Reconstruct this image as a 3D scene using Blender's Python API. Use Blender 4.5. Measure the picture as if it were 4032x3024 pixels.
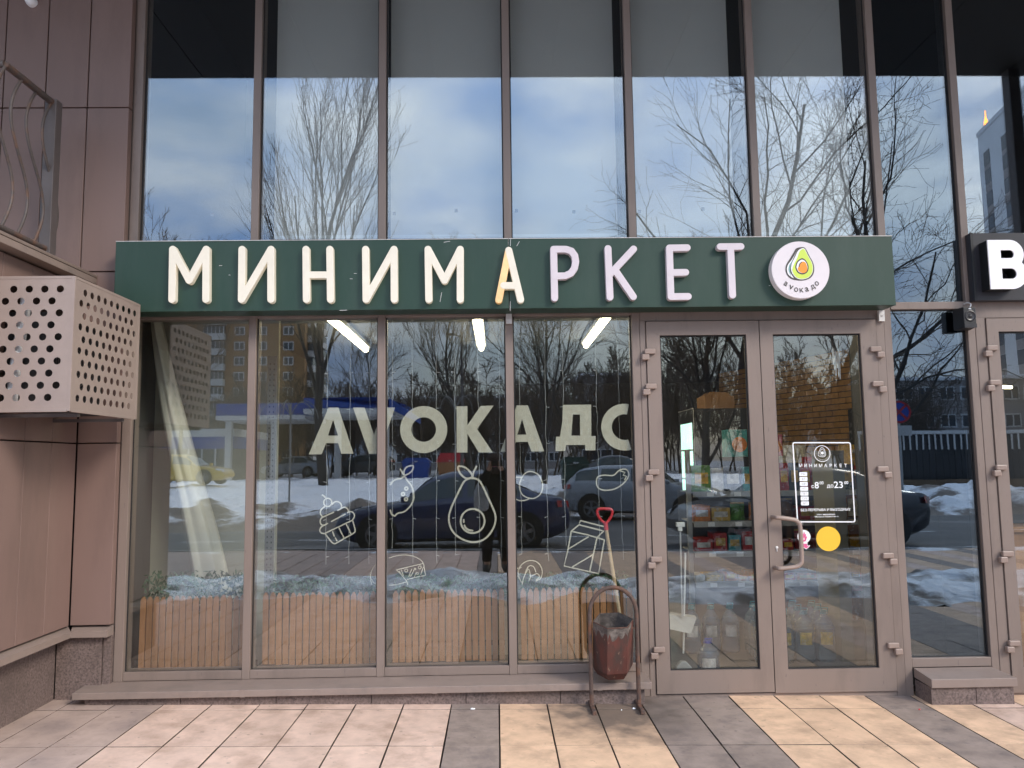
import bpy, bmesh, math, random
import numpy as np
from mathutils import Vector, Matrix, noise as mnoise

for o in list(bpy.data.objects):
    bpy.data.objects.remove(o)
random.seed(7)
R = math.radians
SC = bpy.context.scene
COL = SC.collection

# ------------------------------------------------------------------ camera
PW, PH = 4032, 3024            # pixel frame of the photograph
FPX = 3090.0
PITCH, YAW, ROLL = R(5.705), R(1.193), R(-0.7486)
CAMH, CAMD = 1.52, 5.3123      # eye height, distance to the shop front
_f = Vector((math.sin(YAW) * math.cos(PITCH), math.cos(YAW) * math.cos(PITCH), math.sin(PITCH)))
_r = Vector((math.cos(YAW), -math.sin(YAW), 0))
_u = _r.cross(_f)
RT = _r * math.cos(ROLL) + _u * math.sin(ROLL)
UP = _u * math.cos(ROLL) - _r * math.sin(ROLL)
FW = _f
CAM = Vector((0, -CAMD, CAMH))
cam = bpy.data.cameras.new('camera')
cam.sensor_fit = 'HORIZONTAL'
cam.sensor_width = 36.0
cam.lens = FPX * 36.0 / PW
cam.clip_start = 0.005
cam.clip_end = 2000
camo = bpy.data.objects.new('camera', cam)
COL.objects.link(camo)
camo.matrix_world = Matrix(((RT.x, UP.x, -FW.x, CAM.x), (RT.y, UP.y, -FW.y, CAM.y),
                            (RT.z, UP.z, -FW.z, CAM.z), (0, 0, 0, 1)))
SC.camera = camo

# ------------------------------------------------------------------ world, sun, exposure
SUN_EL, SUN_AZ = R(34), R(46)   # azimuth measured from the street side towards the right
w = bpy.data.worlds.new('World')
SC.world = w
w.use_nodes = True
nt = w.node_tree
nt.nodes.clear()
sky = nt.nodes.new('ShaderNodeTexSky')
sky.sky_type = 'NISHITA'
sky.sun_disc = False
sky.sun_elevation = SUN_EL
sky.sun_rotation = math.pi - SUN_AZ
sky.air_density = 1.3
sky.dust_density = 2.0
tc = nt.nodes.new('ShaderNodeTexCoord')
mp = nt.nodes.new('ShaderNodeMapping')
mp.inputs['Scale'].default_value = (1.0, 1.0, 2.3)
mp.inputs['Location'].default_value = (3.1, 0.4, 1.7)
nt.links.new(tc.outputs['Generated'], mp.inputs['Vector'])
n1 = nt.nodes.new('ShaderNodeTexNoise')
n1.inputs['Scale'].default_value = 3.0
n1.inputs['Detail'].default_value = 6
n1.inputs['Roughness'].default_value = 0.52
n1.inputs['Distortion'].default_value = 0.35
nt.links.new(mp.outputs[0], n1.inputs['Vector'])
cover = nt.nodes.new('ShaderNodeValToRGB')
cover.color_ramp.elements[0].position = 0.36
cover.color_ramp.elements[0].color = (0.35, 0.35, 0.35, 1)
cover.color_ramp.elements[1].position = 0.60
nt.links.new(n1.outputs['Fac'], cover.inputs['Fac'])
n2 = nt.nodes.new('ShaderNodeTexNoise')
n2.inputs['Scale'].default_value = 5.6
n2.inputs['Detail'].default_value = 5
nt.links.new(mp.outputs[0], n2.inputs['Vector'])
shade = nt.nodes.new('ShaderNodeValToRGB')
shade.color_ramp.elements[0].position = 0.33
shade.color_ramp.elements[0].color = (6.4, 10.0, 17.4, 1)
shade.color_ramp.elements[1].position = 0.68
shade.color_ramp.elements[1].color = (20.0, 20.9, 22.0, 1)
nt.links.new(n2.outputs['Fac'], shade.inputs['Fac'])
mx = nt.nodes.new('ShaderNodeMix')
mx.data_type = 'RGBA'
nt.links.new(cover.outputs['Color'], mx.inputs[0])
skm = nt.nodes.new('ShaderNodeMix')
skm.data_type = 'RGBA'
skm.blend_type = 'MULTIPLY'
skm.inputs[0].default_value = 1.0
skm.inputs[7].default_value = (2.6, 2.8, 3.0, 1)
nt.links.new(sky.outputs[0], skm.inputs[6])
nt.links.new(skm.outputs[2], mx.inputs[6])
nt.links.new(shade.outputs['Color'], mx.inputs[7])
bg = nt.nodes.new('ShaderNodeBackground')
bg.inputs['Strength'].default_value = 0.10
# standard overcast luminance: the zenith is about three times as bright as the horizon
sep = nt.nodes.new('ShaderNodeSeparateXYZ')
nt.links.new(tc.outputs['Generated'], sep.inputs[0])
cie = nt.nodes.new('ShaderNodeMapRange')
cie.inputs[1].default_value = 0.0
cie.inputs[2].default_value = 1.0
cie.inputs[3].default_value = 0.33
cie.inputs[4].default_value = 1.0
nt.links.new(sep.outputs[2], cie.inputs[0])
cm_ = nt.nodes.new('ShaderNodeVectorMath')
cm_.operation = 'SCALE'
nt.links.new(mx.outputs[2], cm_.inputs[0])
nt.links.new(cie.outputs[0], cm_.inputs['Scale'])
nt.links.new(cm_.outputs[0], bg.inputs['Color'])
out = nt.nodes.new('ShaderNodeOutputWorld')
nt.links.new(bg.outputs[0], out.inputs['Surface'])

sl = bpy.data.lights.new('sun', 'SUN')
sl.energy = 1.5
sl.angle = R(18)
sl.color = (1.0, 0.93, 0.84)
so = bpy.data.objects.new('sun', sl)
COL.objects.link(so)
sd = Vector((math.sin(SUN_AZ) * math.cos(SUN_EL), -math.cos(SUN_AZ) * math.cos(SUN_EL), math.sin(SUN_EL)))
so.rotation_euler = sd.to_track_quat('Z', 'Y').to_euler()
so.location = (6, -14, 20)

SC.view_settings.view_transform = 'Standard'
SC.view_settings.look = 'None'
SC.view_settings.exposure = 0.80
SC.view_settings.gamma = 1.0
SC.render.engine = 'CYCLES'
SC.cycles.use_denoising = True
SC.cycles.max_bounces = 8
SC.cycles.diffuse_bounces = 4
SC.cycles.glossy_bounces = 5
SC.cycles.transparent_max_bounces = 24
SC.cycles.caustics_reflective = False
SC.cycles.caustics_refractive = False
SC.cycles.sample_clamp_indirect = 6.0

# ------------------------------------------------------------------ pixel -> place
def ray(px, py):
    d = FW * FPX + RT * (px - PW / 2) - UP * (py - PH / 2)
    return d / d.y
def F(px, py, y=0.0):                 # the point of the plane y = const seen at this pixel
    return CAM + ray(px, py) * (CAMD + y)
def FX(px, py, y=0.0):
    q = F(px, py, y)
    return (q.x, q.z)
def MG(px, py, z=0.0):                # a spot on the street behind the viewer, seen mirrored in the glass
    d = ray(px, py)
    k = (z - CAMH) / d.z
    return Vector((d.x * k, -(k - CAMD), z))
def MD(px, py, dist):                 # a mirrored thing that stands at y = -dist
    q = ray(px, py) * (CAMD + dist)
    return Vector((q.x, -dist, q.z + CAMH))
def g(x):                             # the pavement falls gently to the right
    return -0.0165 * max(-4.0, min(5.0, x))

# ------------------------------------------------------------------ materials
def mat(name, col, rough=0.6, var=0.12, scale=6.0, bump=0.0, bscale=40.0, metal=0.0, emit=None, estr=0.0,
        dirt=None, dirt_amt=0.0, dscale=2.0, rand=0.0, spec=0.5, stretch=None, dpow=(0.5, 0.72), speck=None, stain=None):
    m = bpy.data.materials.new(name)
    m.use_nodes = True
    n = m.node_tree.nodes
    L = m.node_tree.links
    b = n['Principled BSDF']
    b.inputs['Roughness'].default_value = rough
    b.inputs['Metallic'].default_value = metal
    b.inputs['Specular IOR Level'].default_value = spec
    geo = n.new('ShaderNodeNewGeometry')
    src = geo.outputs['Position']
    if stretch:
        mpp = n.new('ShaderNodeMapping')
        mpp.inputs['Scale'].default_value = stretch
        L.new(src, mpp.inputs['Vector'])
        src = mpp.outputs[0]
    no = n.new('ShaderNodeTexNoise')
    no.inputs['Scale'].default_value = scale
    no.inputs['Detail'].default_value = 5
    no.inputs['Roughness'].default_value = 0.6
    L.new(src, no.inputs['Vector'])
    rp = n.new('ShaderNodeValToRGB')
    rp.color_ramp.elements[0].position = 0.3
    rp.color_ramp.elements[1].position = 0.7
    rp.color_ramp.elements[0].color = tuple(c * (1 - var) for c in col[:3]) + (1,)
    rp.color_ramp.elements[1].color = tuple(min(1, c * (1 + var)) for c in col[:3]) + (1,)
    L.new(no.outputs['Fac'], rp.inputs['Fac'])
    last = rp.outputs['Color']
    if dirt is not None:
        nd = n.new('ShaderNodeTexNoise')
        nd.inputs['Scale'].default_value = dscale
        nd.inputs['Detail'].default_value = 7
        nd.inputs['Roughness'].default_value = 0.65
        L.new(src, nd.inputs['Vector'])
        rd = n.new('ShaderNodeValToRGB')
        rd.color_ramp.elements[0].position = dpow[0]
        rd.color_ramp.elements[0].color = (0, 0, 0, 1)
        rd.color_ramp.elements[1].position = dpow[1]
        rd.color_ramp.elements[1].color = (dirt_amt,) * 3 + (1,)
        L.new(nd.outputs['Fac'], rd.inputs['Fac'])
        mm = n.new('ShaderNodeMix')
        mm.data_type = 'RGBA'
        L.new(rd.outputs['Color'], mm.inputs[0])
        L.new(last, mm.inputs[6])
        mm.inputs[7].default_value = tuple(dirt[:3]) + (1,)
        last = mm.outputs[2]
    def layer(fac, colour):
        q = n.new('ShaderNodeMix')
        q.data_type = 'RGBA'
        L.new(fac, q.inputs[0])
        L.new(last, q.inputs[6])
        q.inputs[7].default_value = tuple(colour[:3]) + (1,)
        return q.outputs[2]
    if speck is not None:                # small dark spots
        ns = n.new('ShaderNodeTexNoise')
        ns.inputs['Scale'].default_value = speck[0]
        ns.inputs['Detail'].default_value = 3
        L.new(src, ns.inputs['Vector'])
        rs = n.new('ShaderNodeValToRGB')
        rs.color_ramp.elements[0].position = speck[1]
        rs.color_ramp.elements[0].color = (0, 0, 0, 1)
        rs.color_ramp.elements[1].position = speck[1] + 0.05
        rs.color_ramp.elements[1].color = (speck[2],) * 3 + (1,)
        L.new(ns.outputs['Fac'], rs.inputs['Fac'])
        last = layer(rs.outputs['Color'], speck[3])
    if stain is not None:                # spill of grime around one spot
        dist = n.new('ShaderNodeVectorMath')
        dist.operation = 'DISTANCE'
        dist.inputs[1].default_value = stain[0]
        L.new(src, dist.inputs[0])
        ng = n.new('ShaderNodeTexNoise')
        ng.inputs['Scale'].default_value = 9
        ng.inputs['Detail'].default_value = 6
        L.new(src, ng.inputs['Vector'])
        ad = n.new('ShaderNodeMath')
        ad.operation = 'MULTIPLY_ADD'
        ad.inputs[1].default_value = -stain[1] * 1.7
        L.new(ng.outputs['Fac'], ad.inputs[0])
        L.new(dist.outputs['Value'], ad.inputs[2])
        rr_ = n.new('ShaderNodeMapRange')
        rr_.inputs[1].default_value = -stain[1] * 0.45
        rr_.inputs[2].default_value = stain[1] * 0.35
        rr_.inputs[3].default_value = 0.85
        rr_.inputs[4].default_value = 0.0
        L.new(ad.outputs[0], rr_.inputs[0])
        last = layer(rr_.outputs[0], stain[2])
    if rand > 0:
        oi = n.new('ShaderNodeObjectInfo')
        mr = n.new('ShaderNodeMapRange')
        mr.inputs[3].default_value = 1 - rand
        mr.inputs[4].default_value = 1 + rand
        L.new(oi.outputs['Random'], mr.inputs[0])
        hs = n.new('ShaderNodeHueSaturation')
        L.new(mr.outputs[0], hs.inputs['Value'])
        L.new(last, hs.inputs['Color'])
        last = hs.outputs[0]
    L.new(last, b.inputs['Base Color'])
    if bump > 0:
        nb = n.new('ShaderNodeTexNoise')
        nb.inputs['Scale'].default_value = bscale
        nb.inputs['Detail'].default_value = 4
        L.new(src, nb.inputs['Vector'])
        bm_ = n.new('ShaderNodeBump')
        bm_.inputs['Strength'].default_value = 1.0
        bm_.inputs['Distance'].default_value = bump
        L.new(nb.outputs['Fac'], bm_.inputs['Height'])
        L.new(bm_.outputs[0], b.inputs['Normal'])
    if emit is not None:
        b.inputs['Emission Color'].default_value = tuple(emit) + (1,)
        b.inputs['Emission Strength'].default_value = estr
    return m

def glass(name, r0, tint, wave=0.00035, wscale=1.3, fine=0.0, gcol=(0.95, 0.98, 1.0)):
    m = bpy.data.materials.new(name)
    m.use_nodes = True
    n = m.node_tree.nodes
    L = m.node_tree.links
    n.clear()
    o = n.new('ShaderNodeOutputMaterial')
    tr = n.new('ShaderNodeBsdfTransparent')
    tr.inputs[0].default_value = tuple(tint) + (1,)
    gl = n.new('ShaderNodeBsdfGlossy')
    gl.inputs['Roughness'].default_value = 0.0
    gl.inputs['Color'].default_value = tuple(gcol) + (1,)
    mixs = n.new('ShaderNodeMixShader')
    lw = n.new('ShaderNodeLayerWeight')
    lw.inputs['Blend'].default_value = 0.5
    pw = n.new('ShaderNodeMath')
    pw.operation = 'POWER'
    pw.inputs[1].default_value = 5
    L.new(lw.outputs['Facing'], pw.inputs[0])
    ma = n.new('ShaderNodeMath')
    ma.operation = 'MULTIPLY_ADD'
    ma.inputs[1].default_value = 1 - r0
    ma.inputs[2].default_value = r0
    L.new(pw.outputs[0], ma.inputs[0])
    L.new(ma.outputs[0], mixs.inputs[0])
    L.new(tr.outputs[0], mixs.inputs[1])
    L.new(gl.outputs[0], mixs.inputs[2])
    geo = n.new('ShaderNodeNewGeometry')
    oi = n.new('ShaderNodeObjectInfo')
    va = n.new('ShaderNodeVectorMath')
    va.operation = 'ADD'
    cb = n.new('ShaderNodeCombineXYZ')
    sc = n.new('ShaderNodeMath')
    sc.operation = 'MULTIPLY'
    sc.inputs[1].default_value = 37.0
    L.new(oi.outputs['Random'], sc.inputs[0])
    L.new(sc.outputs[0], cb.inputs[1])
    L.new(geo.outputs['Position'], va.inputs[0])
    L.new(cb.outputs[0], va.inputs[1])
    no = n.new('ShaderNodeTexNoise')
    no.inputs['Scale'].default_value = wscale
    no.inputs['Detail'].default_value = 1
    L.new(va.outputs[0], no.inputs['Vector'])
    h = no.outputs['Fac']
    bp = n.new('ShaderNodeBump')
    bp.inputs['Strength'].default_value = 1.0
    bp.inputs['Distance'].default_value = wave
    L.new(h, bp.inputs['Height'])
    nrm = bp.outputs[0]
    if fine > 0:                         # roller-wave ripples of tempered glass
        sw = n.new('ShaderNodeSeparateXYZ')
        L.new(va.outputs[0], sw.inputs[0])
        n3 = n.new('ShaderNodeTexNoise')
        n3.inputs['Scale'].default_value = 7.0
        n3.inputs['Detail'].default_value = 0
        mp3 = n.new('ShaderNodeMapping')
        mp3.inputs['Scale'].default_value = (1.0, 1.0, 0.45)
        L.new(va.outputs[0], mp3.inputs['Vector'])
        L.new(mp3.outputs[0], n3.inputs['Vector'])
        b2 = n.new('ShaderNodeBump')
        b2.inputs['Strength'].default_value = 1.0
        b2.inputs['Distance'].default_value = fine
        L.new(n3.outputs['Fac'], b2.inputs['Height'])
        L.new(nrm, b2.inputs['Normal'])
        nrm = b2.outputs[0]
    L.new(nrm, gl.inputs['Normal'])
    L.new(mixs.outputs[0], o.inputs['Surface'])
    return m

M = {}
M['frame'] = mat('brown_aluminium', (0.228, 0.174, 0.146), 0.42, 0.05, 3.0, 0.0002, 160, dirt=(0.165, 0.125, 0.105), dirt_amt=0.75, dscale=5.0, stretch=(1, 1, 0.22), dpow=(0.5, 0.7), speck=(70, 0.68, 0.5, (0.12, 0.09, 0.08)))
M['frame_dark'] = mat('frame_gasket', (0.02, 0.018, 0.018), 0.7, 0.1)
M['clad'] = mat('cladding_brown', (0.212, 0.138, 0.116), 0.55, 0.05, 2.0, 0.0002, 220, dirt=(0.16, 0.104, 0.086), dirt_amt=0.75, dscale=3.0, stretch=(1, 1, 0.25), rand=0.03)
M['cage'] = mat('cage_paint', (0.31, 0.242, 0.21), 0.5, 0.06, 6.0, 0.0005, 60, dirt=(0.26, 0.2, 0.18), dirt_amt=0.55, dscale=5.0)
M['green'] = mat('sign_green', (0.014, 0.043, 0.027), 0.45, 0.06, 3.0, 0.0001, 300, dirt=(0.032, 0.060, 0.044), dirt_amt=0.6, dscale=5.0, stretch=(1, 1, 0.25))
M['white_letter'] = mat('white_acrylic', (0.66, 0.585, 0.615), 0.4, 0.03, 8)
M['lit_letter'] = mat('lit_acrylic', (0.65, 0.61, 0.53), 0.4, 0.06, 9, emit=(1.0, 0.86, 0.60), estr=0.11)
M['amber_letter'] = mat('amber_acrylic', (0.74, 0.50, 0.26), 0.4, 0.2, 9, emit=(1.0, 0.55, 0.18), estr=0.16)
M['paint'] = mat('window_paint', (0.54, 0.50, 0.39), 0.8, 0.07, 25, 0.0003, 90)
M['granite'] = mat('granite_plinth', (0.16, 0.118, 0.105), 0.5, 0.55, 75, 0.001, 80, dirt=(0.10, 0.075, 0.065), dirt_amt=0.7, dscale=3.0)
M['coping'] = mat('coping_metal', (0.262, 0.20, 0.17), 0.5, 0.06, 4, 0.0006, 30, dirt=(0.17, 0.14, 0.125), dirt_amt=0.6, dscale=5.0)
M['rust'] = mat('rusty_iron', (0.085, 0.055, 0.045), 0.75, 0.35, 30, 0.0015, 60, dirt=(0.20, 0.075, 0.03), dirt_amt=0.8, dscale=9.0)
M['rail'] = mat('railing_paint', (0.085, 0.068, 0.062), 0.6, 0.2, 20, 0.0008, 50, dirt=(0.19, 0.085, 0.045), dirt_amt=0.8, dscale=8.0)
M['post'] = mat('post_paint', (0.105, 0.088, 0.085), 0.55, 0.1, 8, 0.0004, 50)
M['binred'] = mat('bin_red', (0.105, 0.033, 0.025), 0.6, 0.25, 12, 0.001, 50, dirt=(0.06, 0.036, 0.030), dirt_amt=0.95, dscale=11.0, stretch=(1, 1, 0.35), dpow=(0.44, 0.60), speck=(45, 0.62, 0.7, (0.22, 0.13, 0.09)))
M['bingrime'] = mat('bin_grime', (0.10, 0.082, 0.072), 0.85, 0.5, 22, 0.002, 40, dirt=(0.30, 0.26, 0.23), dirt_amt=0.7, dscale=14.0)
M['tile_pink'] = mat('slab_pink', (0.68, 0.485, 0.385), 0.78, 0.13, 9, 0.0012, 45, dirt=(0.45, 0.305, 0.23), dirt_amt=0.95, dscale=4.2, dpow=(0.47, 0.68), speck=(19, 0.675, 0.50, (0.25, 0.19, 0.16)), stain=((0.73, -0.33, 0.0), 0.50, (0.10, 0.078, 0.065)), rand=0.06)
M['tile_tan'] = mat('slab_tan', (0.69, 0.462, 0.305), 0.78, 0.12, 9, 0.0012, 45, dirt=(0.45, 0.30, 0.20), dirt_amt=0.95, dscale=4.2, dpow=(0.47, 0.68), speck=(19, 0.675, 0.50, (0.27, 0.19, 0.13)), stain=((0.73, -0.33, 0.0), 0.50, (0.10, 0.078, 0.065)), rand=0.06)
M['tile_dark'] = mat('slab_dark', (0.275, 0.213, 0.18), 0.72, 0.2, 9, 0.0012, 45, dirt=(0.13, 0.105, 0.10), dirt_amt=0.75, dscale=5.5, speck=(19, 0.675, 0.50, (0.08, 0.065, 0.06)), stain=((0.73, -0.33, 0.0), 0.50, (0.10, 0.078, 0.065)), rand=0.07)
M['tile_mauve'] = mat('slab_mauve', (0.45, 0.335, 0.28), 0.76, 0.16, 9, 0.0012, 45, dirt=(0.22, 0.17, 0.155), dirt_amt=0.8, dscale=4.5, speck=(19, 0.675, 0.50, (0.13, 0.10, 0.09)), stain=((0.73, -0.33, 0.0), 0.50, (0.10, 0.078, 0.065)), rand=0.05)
M['joint'] = mat('joint_sand', (0.10, 0.075, 0.06), 0.95, 0.3, 30)
M['wood'] = mat('picket_wood', (0.315, 0.142, 0.055), 0.6, 0.16, 10, 0.0006, 60, rand=0.10, stretch=(6, 6, 0.6))
M['wood_pale'] = mat('handle_wood', (0.55, 0.40, 0.24), 0.6, 0.12, 18)
M['red_plastic'] = mat('red_plastic', (0.62, 0.035, 0.045), 0.4, 0.05)
M['hedge'] = mat('artificial_leaf', (0.045, 0.10, 0.055), 0.6, 0.35, 14)
M['streak_roll'] = mat('beige_curtain', (0.56, 0.53, 0.43), 0.85, 0.05, 3)
M['blind'] = mat('roller_blind', (0.56, 0.54, 0.50), 0.85, 0.03, 3)
M['dark_int'] = mat('dark_interior', (0.035, 0.033, 0.034), 0.8, 0.15, 2)
M['int_wall'] = mat('interior_wall', (0.11, 0.105, 0.10), 0.85, 0.1, 2)
M['int_floor'] = mat('interior_floor', (0.10, 0.09, 0.08), 0.35, 0.15, 3)
M['int_ceil'] = mat('interior_ceiling', (0.13, 0.13, 0.13), 0.9, 0.05)
M['upper_dark'] = mat('upper_dark', (0.012, 0.012, 0.014), 0.9, 0.1)
M['soffit'] = mat('soffit_panel', (0.010, 0.010, 0.010), 0.7, 0.08, 2)
M['tube'] = mat('lamp_tube', (0.9, 0.9, 0.85), 0.4, 0.0, emit=(1.0, 0.84, 0.54), estr=12.0)
M['grey_plastic'] = mat('grey_plastic', (0.36, 0.355, 0.34), 0.55, 0.08, 20)
M['lampbody'] = mat('lamp_body', (0.7, 0.7, 0.68), 0.5, 0.02)
M['wire'] = mat('light_wire', (0.45, 0.45, 0.43), 0.6, 0.1)
M['steel'] = mat('galvanised_steel', (0.55, 0.55, 0.54), 0.4, 0.08, 15, metal=0.4)
M['brackets'] = mat('zinc_bracket', (0.66, 0.63, 0.60), 0.4, 0.1, 30, metal=0.2)
M['black'] = mat('black_plastic', (0.010, 0.010, 0.011), 0.5, 0.1, 20)
M['black_sign'] = mat('black_sign_panel', (0.024, 0.022, 0.026), 0.4, 0.06, 4)
M['cone'] = mat('speaker_cone', (0.035, 0.032, 0.033), 0.3, 0.05)
M['hinge'] = mat('hinge_metal', (0.30, 0.222, 0.185), 0.38, 0.05, 5)
M['brick'] = mat('yellow_brick', (0.62, 0.33, 0.11), 0.8, 0.14, 20, 0.002, 60, rand=0.13)
M['mortar'] = mat('mortar', (0.13, 0.11, 0.09), 0.95, 0.15, 15)
M['white_vinyl'] = mat('white_vinyl', (0.86, 0.86, 0.86), 0.5, 0.01)
M['yellow_vinyl'] = mat('yellow_vinyl', (0.86, 0.50, 0.035), 0.5, 0.02)
M['pink_vinyl'] = mat('pink_vinyl', (0.74, 0.12, 0.28), 0.5, 0.02)
M['grey_ink'] = mat('grey_ink', (0.30, 0.26, 0.27), 0.6, 0.02)
M['ink'] = mat('logo_ink', (0.06, 0.05, 0.042), 0.5, 0.03)
M['lime'] = mat('logo_lime', (0.60, 0.74, 0.10), 0.5, 0.03)
M['pit'] = mat('logo_pit', (0.90, 0.30, 0.03), 0.5, 0.03)
M['teal'] = mat('logo_teal', (0.20, 0.36, 0.36), 0.5, 0.03)
M['roundel'] = mat('roundel_acrylic', (0.66, 0.60, 0.62), 0.4, 0.04, 6, emit=(1.0, 0.93, 0.92), estr=0.06)
G_CLEAR = glass('clear_glass', 0.108, (0.93, 0.95, 0.94), 0.00030, 1.5)
G_DOOR = glass('door_glass', 0.10, (0.92, 0.94, 0.93), 0.00030, 1.6, 0.00010)
G_UPPER = glass('coated_glass', 0.155, (0.93, 0.95, 0.95), 0.00022, 1.1, 0.0, (0.86, 0.94, 1.0))
G_SIDE = glass('coated_side_glass', 0.15, (0.60, 0.66, 0.70), 0.00028, 1.5, 0.00009, (0.78, 0.90, 1.0))

# ------------------------------------------------------------------ objects
def wloc(o):
    v = Vector((0, 0, 0))
    while o is not None:
        v += o.location
        o = o.parent
    return v
def tag(o, label=None, cat=None, group=None, kind=None):
    if label: o['label'] = label
    if cat: o['category'] = cat
    if group: o['group'] = group
    if kind: o['kind'] = kind
    return o
def thing(name, label, cat, loc=(0, 0, 0), rz=0.0, group=None):
    o = bpy.data.objects.new(name, None)
    o.empty_display_size = 0.1
    COL.objects.link(o)
    o.location = loc
    o.rotation_euler = (0, 0, rz)
    return tag(o, label, cat, group)

class MB:
    def __init__(s):
        s.v = []; s.f = []; s.m = []; s.cm = 0
    def addf(s, vs, fs):
        b = len(s.v)
        s.v += [tuple(p) for p in vs]
        for f in fs:
            s.f.append(tuple(b + i for i in f)); s.m.append(s.cm)
        return s
    def box(s, x0, x1, y0, y1, z0, z1):
        return s.addf([(x0, y0, z0), (x1, y0, z0), (x1, y1, z0), (x0, y1, z0), (x0, y0, z1), (x1, y0, z1), (x1, y1, z1), (x0, y1, z1)],
                      [(0, 3, 2, 1), (4, 5, 6, 7), (0, 1, 5, 4), (1, 2, 6, 5), (2, 3, 7, 6), (3, 0, 4, 7)])
    def obox(s, c, size, rot):           # box turned by a 3x3 matrix
        hx, hy, hz = (q / 2 for q in size)
        vs = [(-hx, -hy, -hz), (hx, -hy, -hz), (hx, hy, -hz), (-hx, hy, -hz), (-hx, -hy, hz), (hx, -hy, hz), (hx, hy, hz), (-hx, hy, hz)]
        return s.addf([Vector(c) + rot @ Vector(v) for v in vs],
                      [(0, 3, 2, 1), (4, 5, 6, 7), (0, 1, 5, 4), (1, 2, 6, 5), (2, 3, 7, 6), (3, 0, 4, 7)])
    def prism(s, poly, y0, y1):          # polygon in (x, z), from y0 (front) to y1 (back)
        n = len(poly)
        a = sum(poly[i][0] * poly[(i + 1) % n][1] - poly[(i + 1) % n][0] * poly[i][1] for i in range(n))
        if a < 0: poly = poly[::-1]
        vs = [(p[0], y0, p[1]) for p in poly] + [(p[0], y1, p[1]) for p in poly]
        fs = [tuple(range(n)), tuple(range(2 * n - 1, n - 1, -1))]
        fs += [(i, n + i, n + (i + 1) % n, (i + 1) % n) for i in range(n)]
        return s.addf(vs, fs)
    def ring(s, c, ro, ri, y0, y1, n=40, a0=0.0, a1=2 * math.pi, sx=1.0):   # flat ring in (x, z)
        full = abs(a1 - a0 - 2 * math.pi) < 1e-6
        k = n if full else n + 1
        vs = []
        for i in range(k):
            a = a0 + (a1 - a0) * i / n
            ca, sa = math.cos(a), math.sin(a)
            for rr, y in ((ro, y0), (ri, y0), (ri, y1), (ro, y1)):
                vs.append((c[0] + rr * ca * sx, y, c[1] + rr * sa))
        fs = []
        for i in range(n):
            j = (i + 1) % k
            for q in range(4):
                fs.append((4 * i + q, 4 * i + (q + 1) % 4, 4 * j + (q + 1) % 4, 4 * j + q))
        return s.addf(vs, fs)
    def disc(s, c, r, y0, y1, n=40, sx=1.0):
        return s.prism([(c[0] + r * sx * math.cos(2 * math.pi * i / n), c[1] + r * math.sin(2 * math.pi * i / n)) for i in range(n)], y0, y1)
    def tube(s, pts, r, n=8, caps=True):
        pts = [Vector(p) for p in pts]
        k = len(pts)
        rs = r if isinstance(r, (list, tuple)) else [r] * k
        b = len(s.v)
        up = None
        for i, p in enumerate(pts):
            t = (pts[min(i + 1, k - 1)] - pts[max(i - 1, 0)]).normalized()
            if up is None:
                up = t.orthogonal().normalized()
            else:
                up = (up - t * up.dot(t))
                up = up.normalized() if up.length > 1e-6 else t.orthogonal().normalized()
            sd_ = t.cross(up)
            for j in range(n):
                a = 2 * math.pi * j / n
                s.v.append(tuple(p + (up * math.cos(a) + sd_ * math.sin(a)) * rs[i]))
        for i in range(k - 1):
            for j in range(n):
                j2 = (j + 1) % n
                s.f.append((b + i * n + j, b + i * n + j2, b + (i + 1) * n + j2, b + (i + 1) * n + j)); s.m.append(s.cm)
        if caps:
            s.f.append(tuple(b + j for j in range(n - 1, -1, -1))); s.m.append(s.cm)
            s.f.append(tuple(b + (k - 1) * n + j for j in range(n))); s.m.append(s.cm)
        return s
    def lathe(s, prof, c, n=24, axis='z'):
        b = len(s.v)
        for (r, h) in prof:
            for j in range(n):
                a = 2 * math.pi * j / n
                p = (r * math.cos(a), r * math.sin(a), h)
                if axis == 'y': p = (p[0], -p[2], p[1])
                if axis == 'x': p = (p[2], p[0], p[1])
                s.v.append((c[0] + p[0], c[1] + p[1], c[2] + p[2]))
        for i in range(len(prof) - 1):
            for j in range(n):
                j2 = (j + 1) % n
                s.f.append((b + i * n + j, b + i * n + j2, b + (i + 1) * n + j2, b + (i + 1) * n + j)); s.m.append(s.cm)
        s.f.append(tuple(b + j for j in range(n - 1, -1, -1))); s.m.append(s.cm)
        e = b + (len(prof) - 1) * n
        s.f.append(tuple(e + j for j in range(n))); s.m.append(s.cm)
        return s
    def ribbon(s, pts, wd, y, closed=False, cap=True):   # brush stroke, points in (x, z), on the plane y
        P = [Vector((p[0], p[1])) for p in pts]
        k = len(P)
        if cap and not closed:
            d0 = (P[0] - P[1]).normalized() * wd * 0.35
            d1 = (P[-1] - P[-2]).normalized() * wd * 0.35
            P = [P[0] + d0] + P + [P[-1] + d1]
            k += 2
        b = len(s.v)
        for i in range(k):
            if closed:
                t = (P[(i + 1) % k] - P[(i - 1) % k])
            else:
                t = P[min(i + 1, k - 1)] - P[max(i - 1, 0)]
            t.normalize()
            nn = Vector((-t.y, t.x))
            ww = wd * 0.5 * (0.93 + 0.14 * random.random())
            if cap and not closed and i in (0, k - 1): ww *= 0.55
            for sg in (1, -1):
                q = P[i] + nn * ww * sg
                s.v.append((q.x, y, q.y))
        for i in range(k if closed else k - 1):
            j = (i + 1) % k
            s.f.append((b + 2 * i, b + 2 * i + 1, b + 2 * j + 1, b + 2 * j)); s.m.append(s.cm)
        return s
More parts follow.
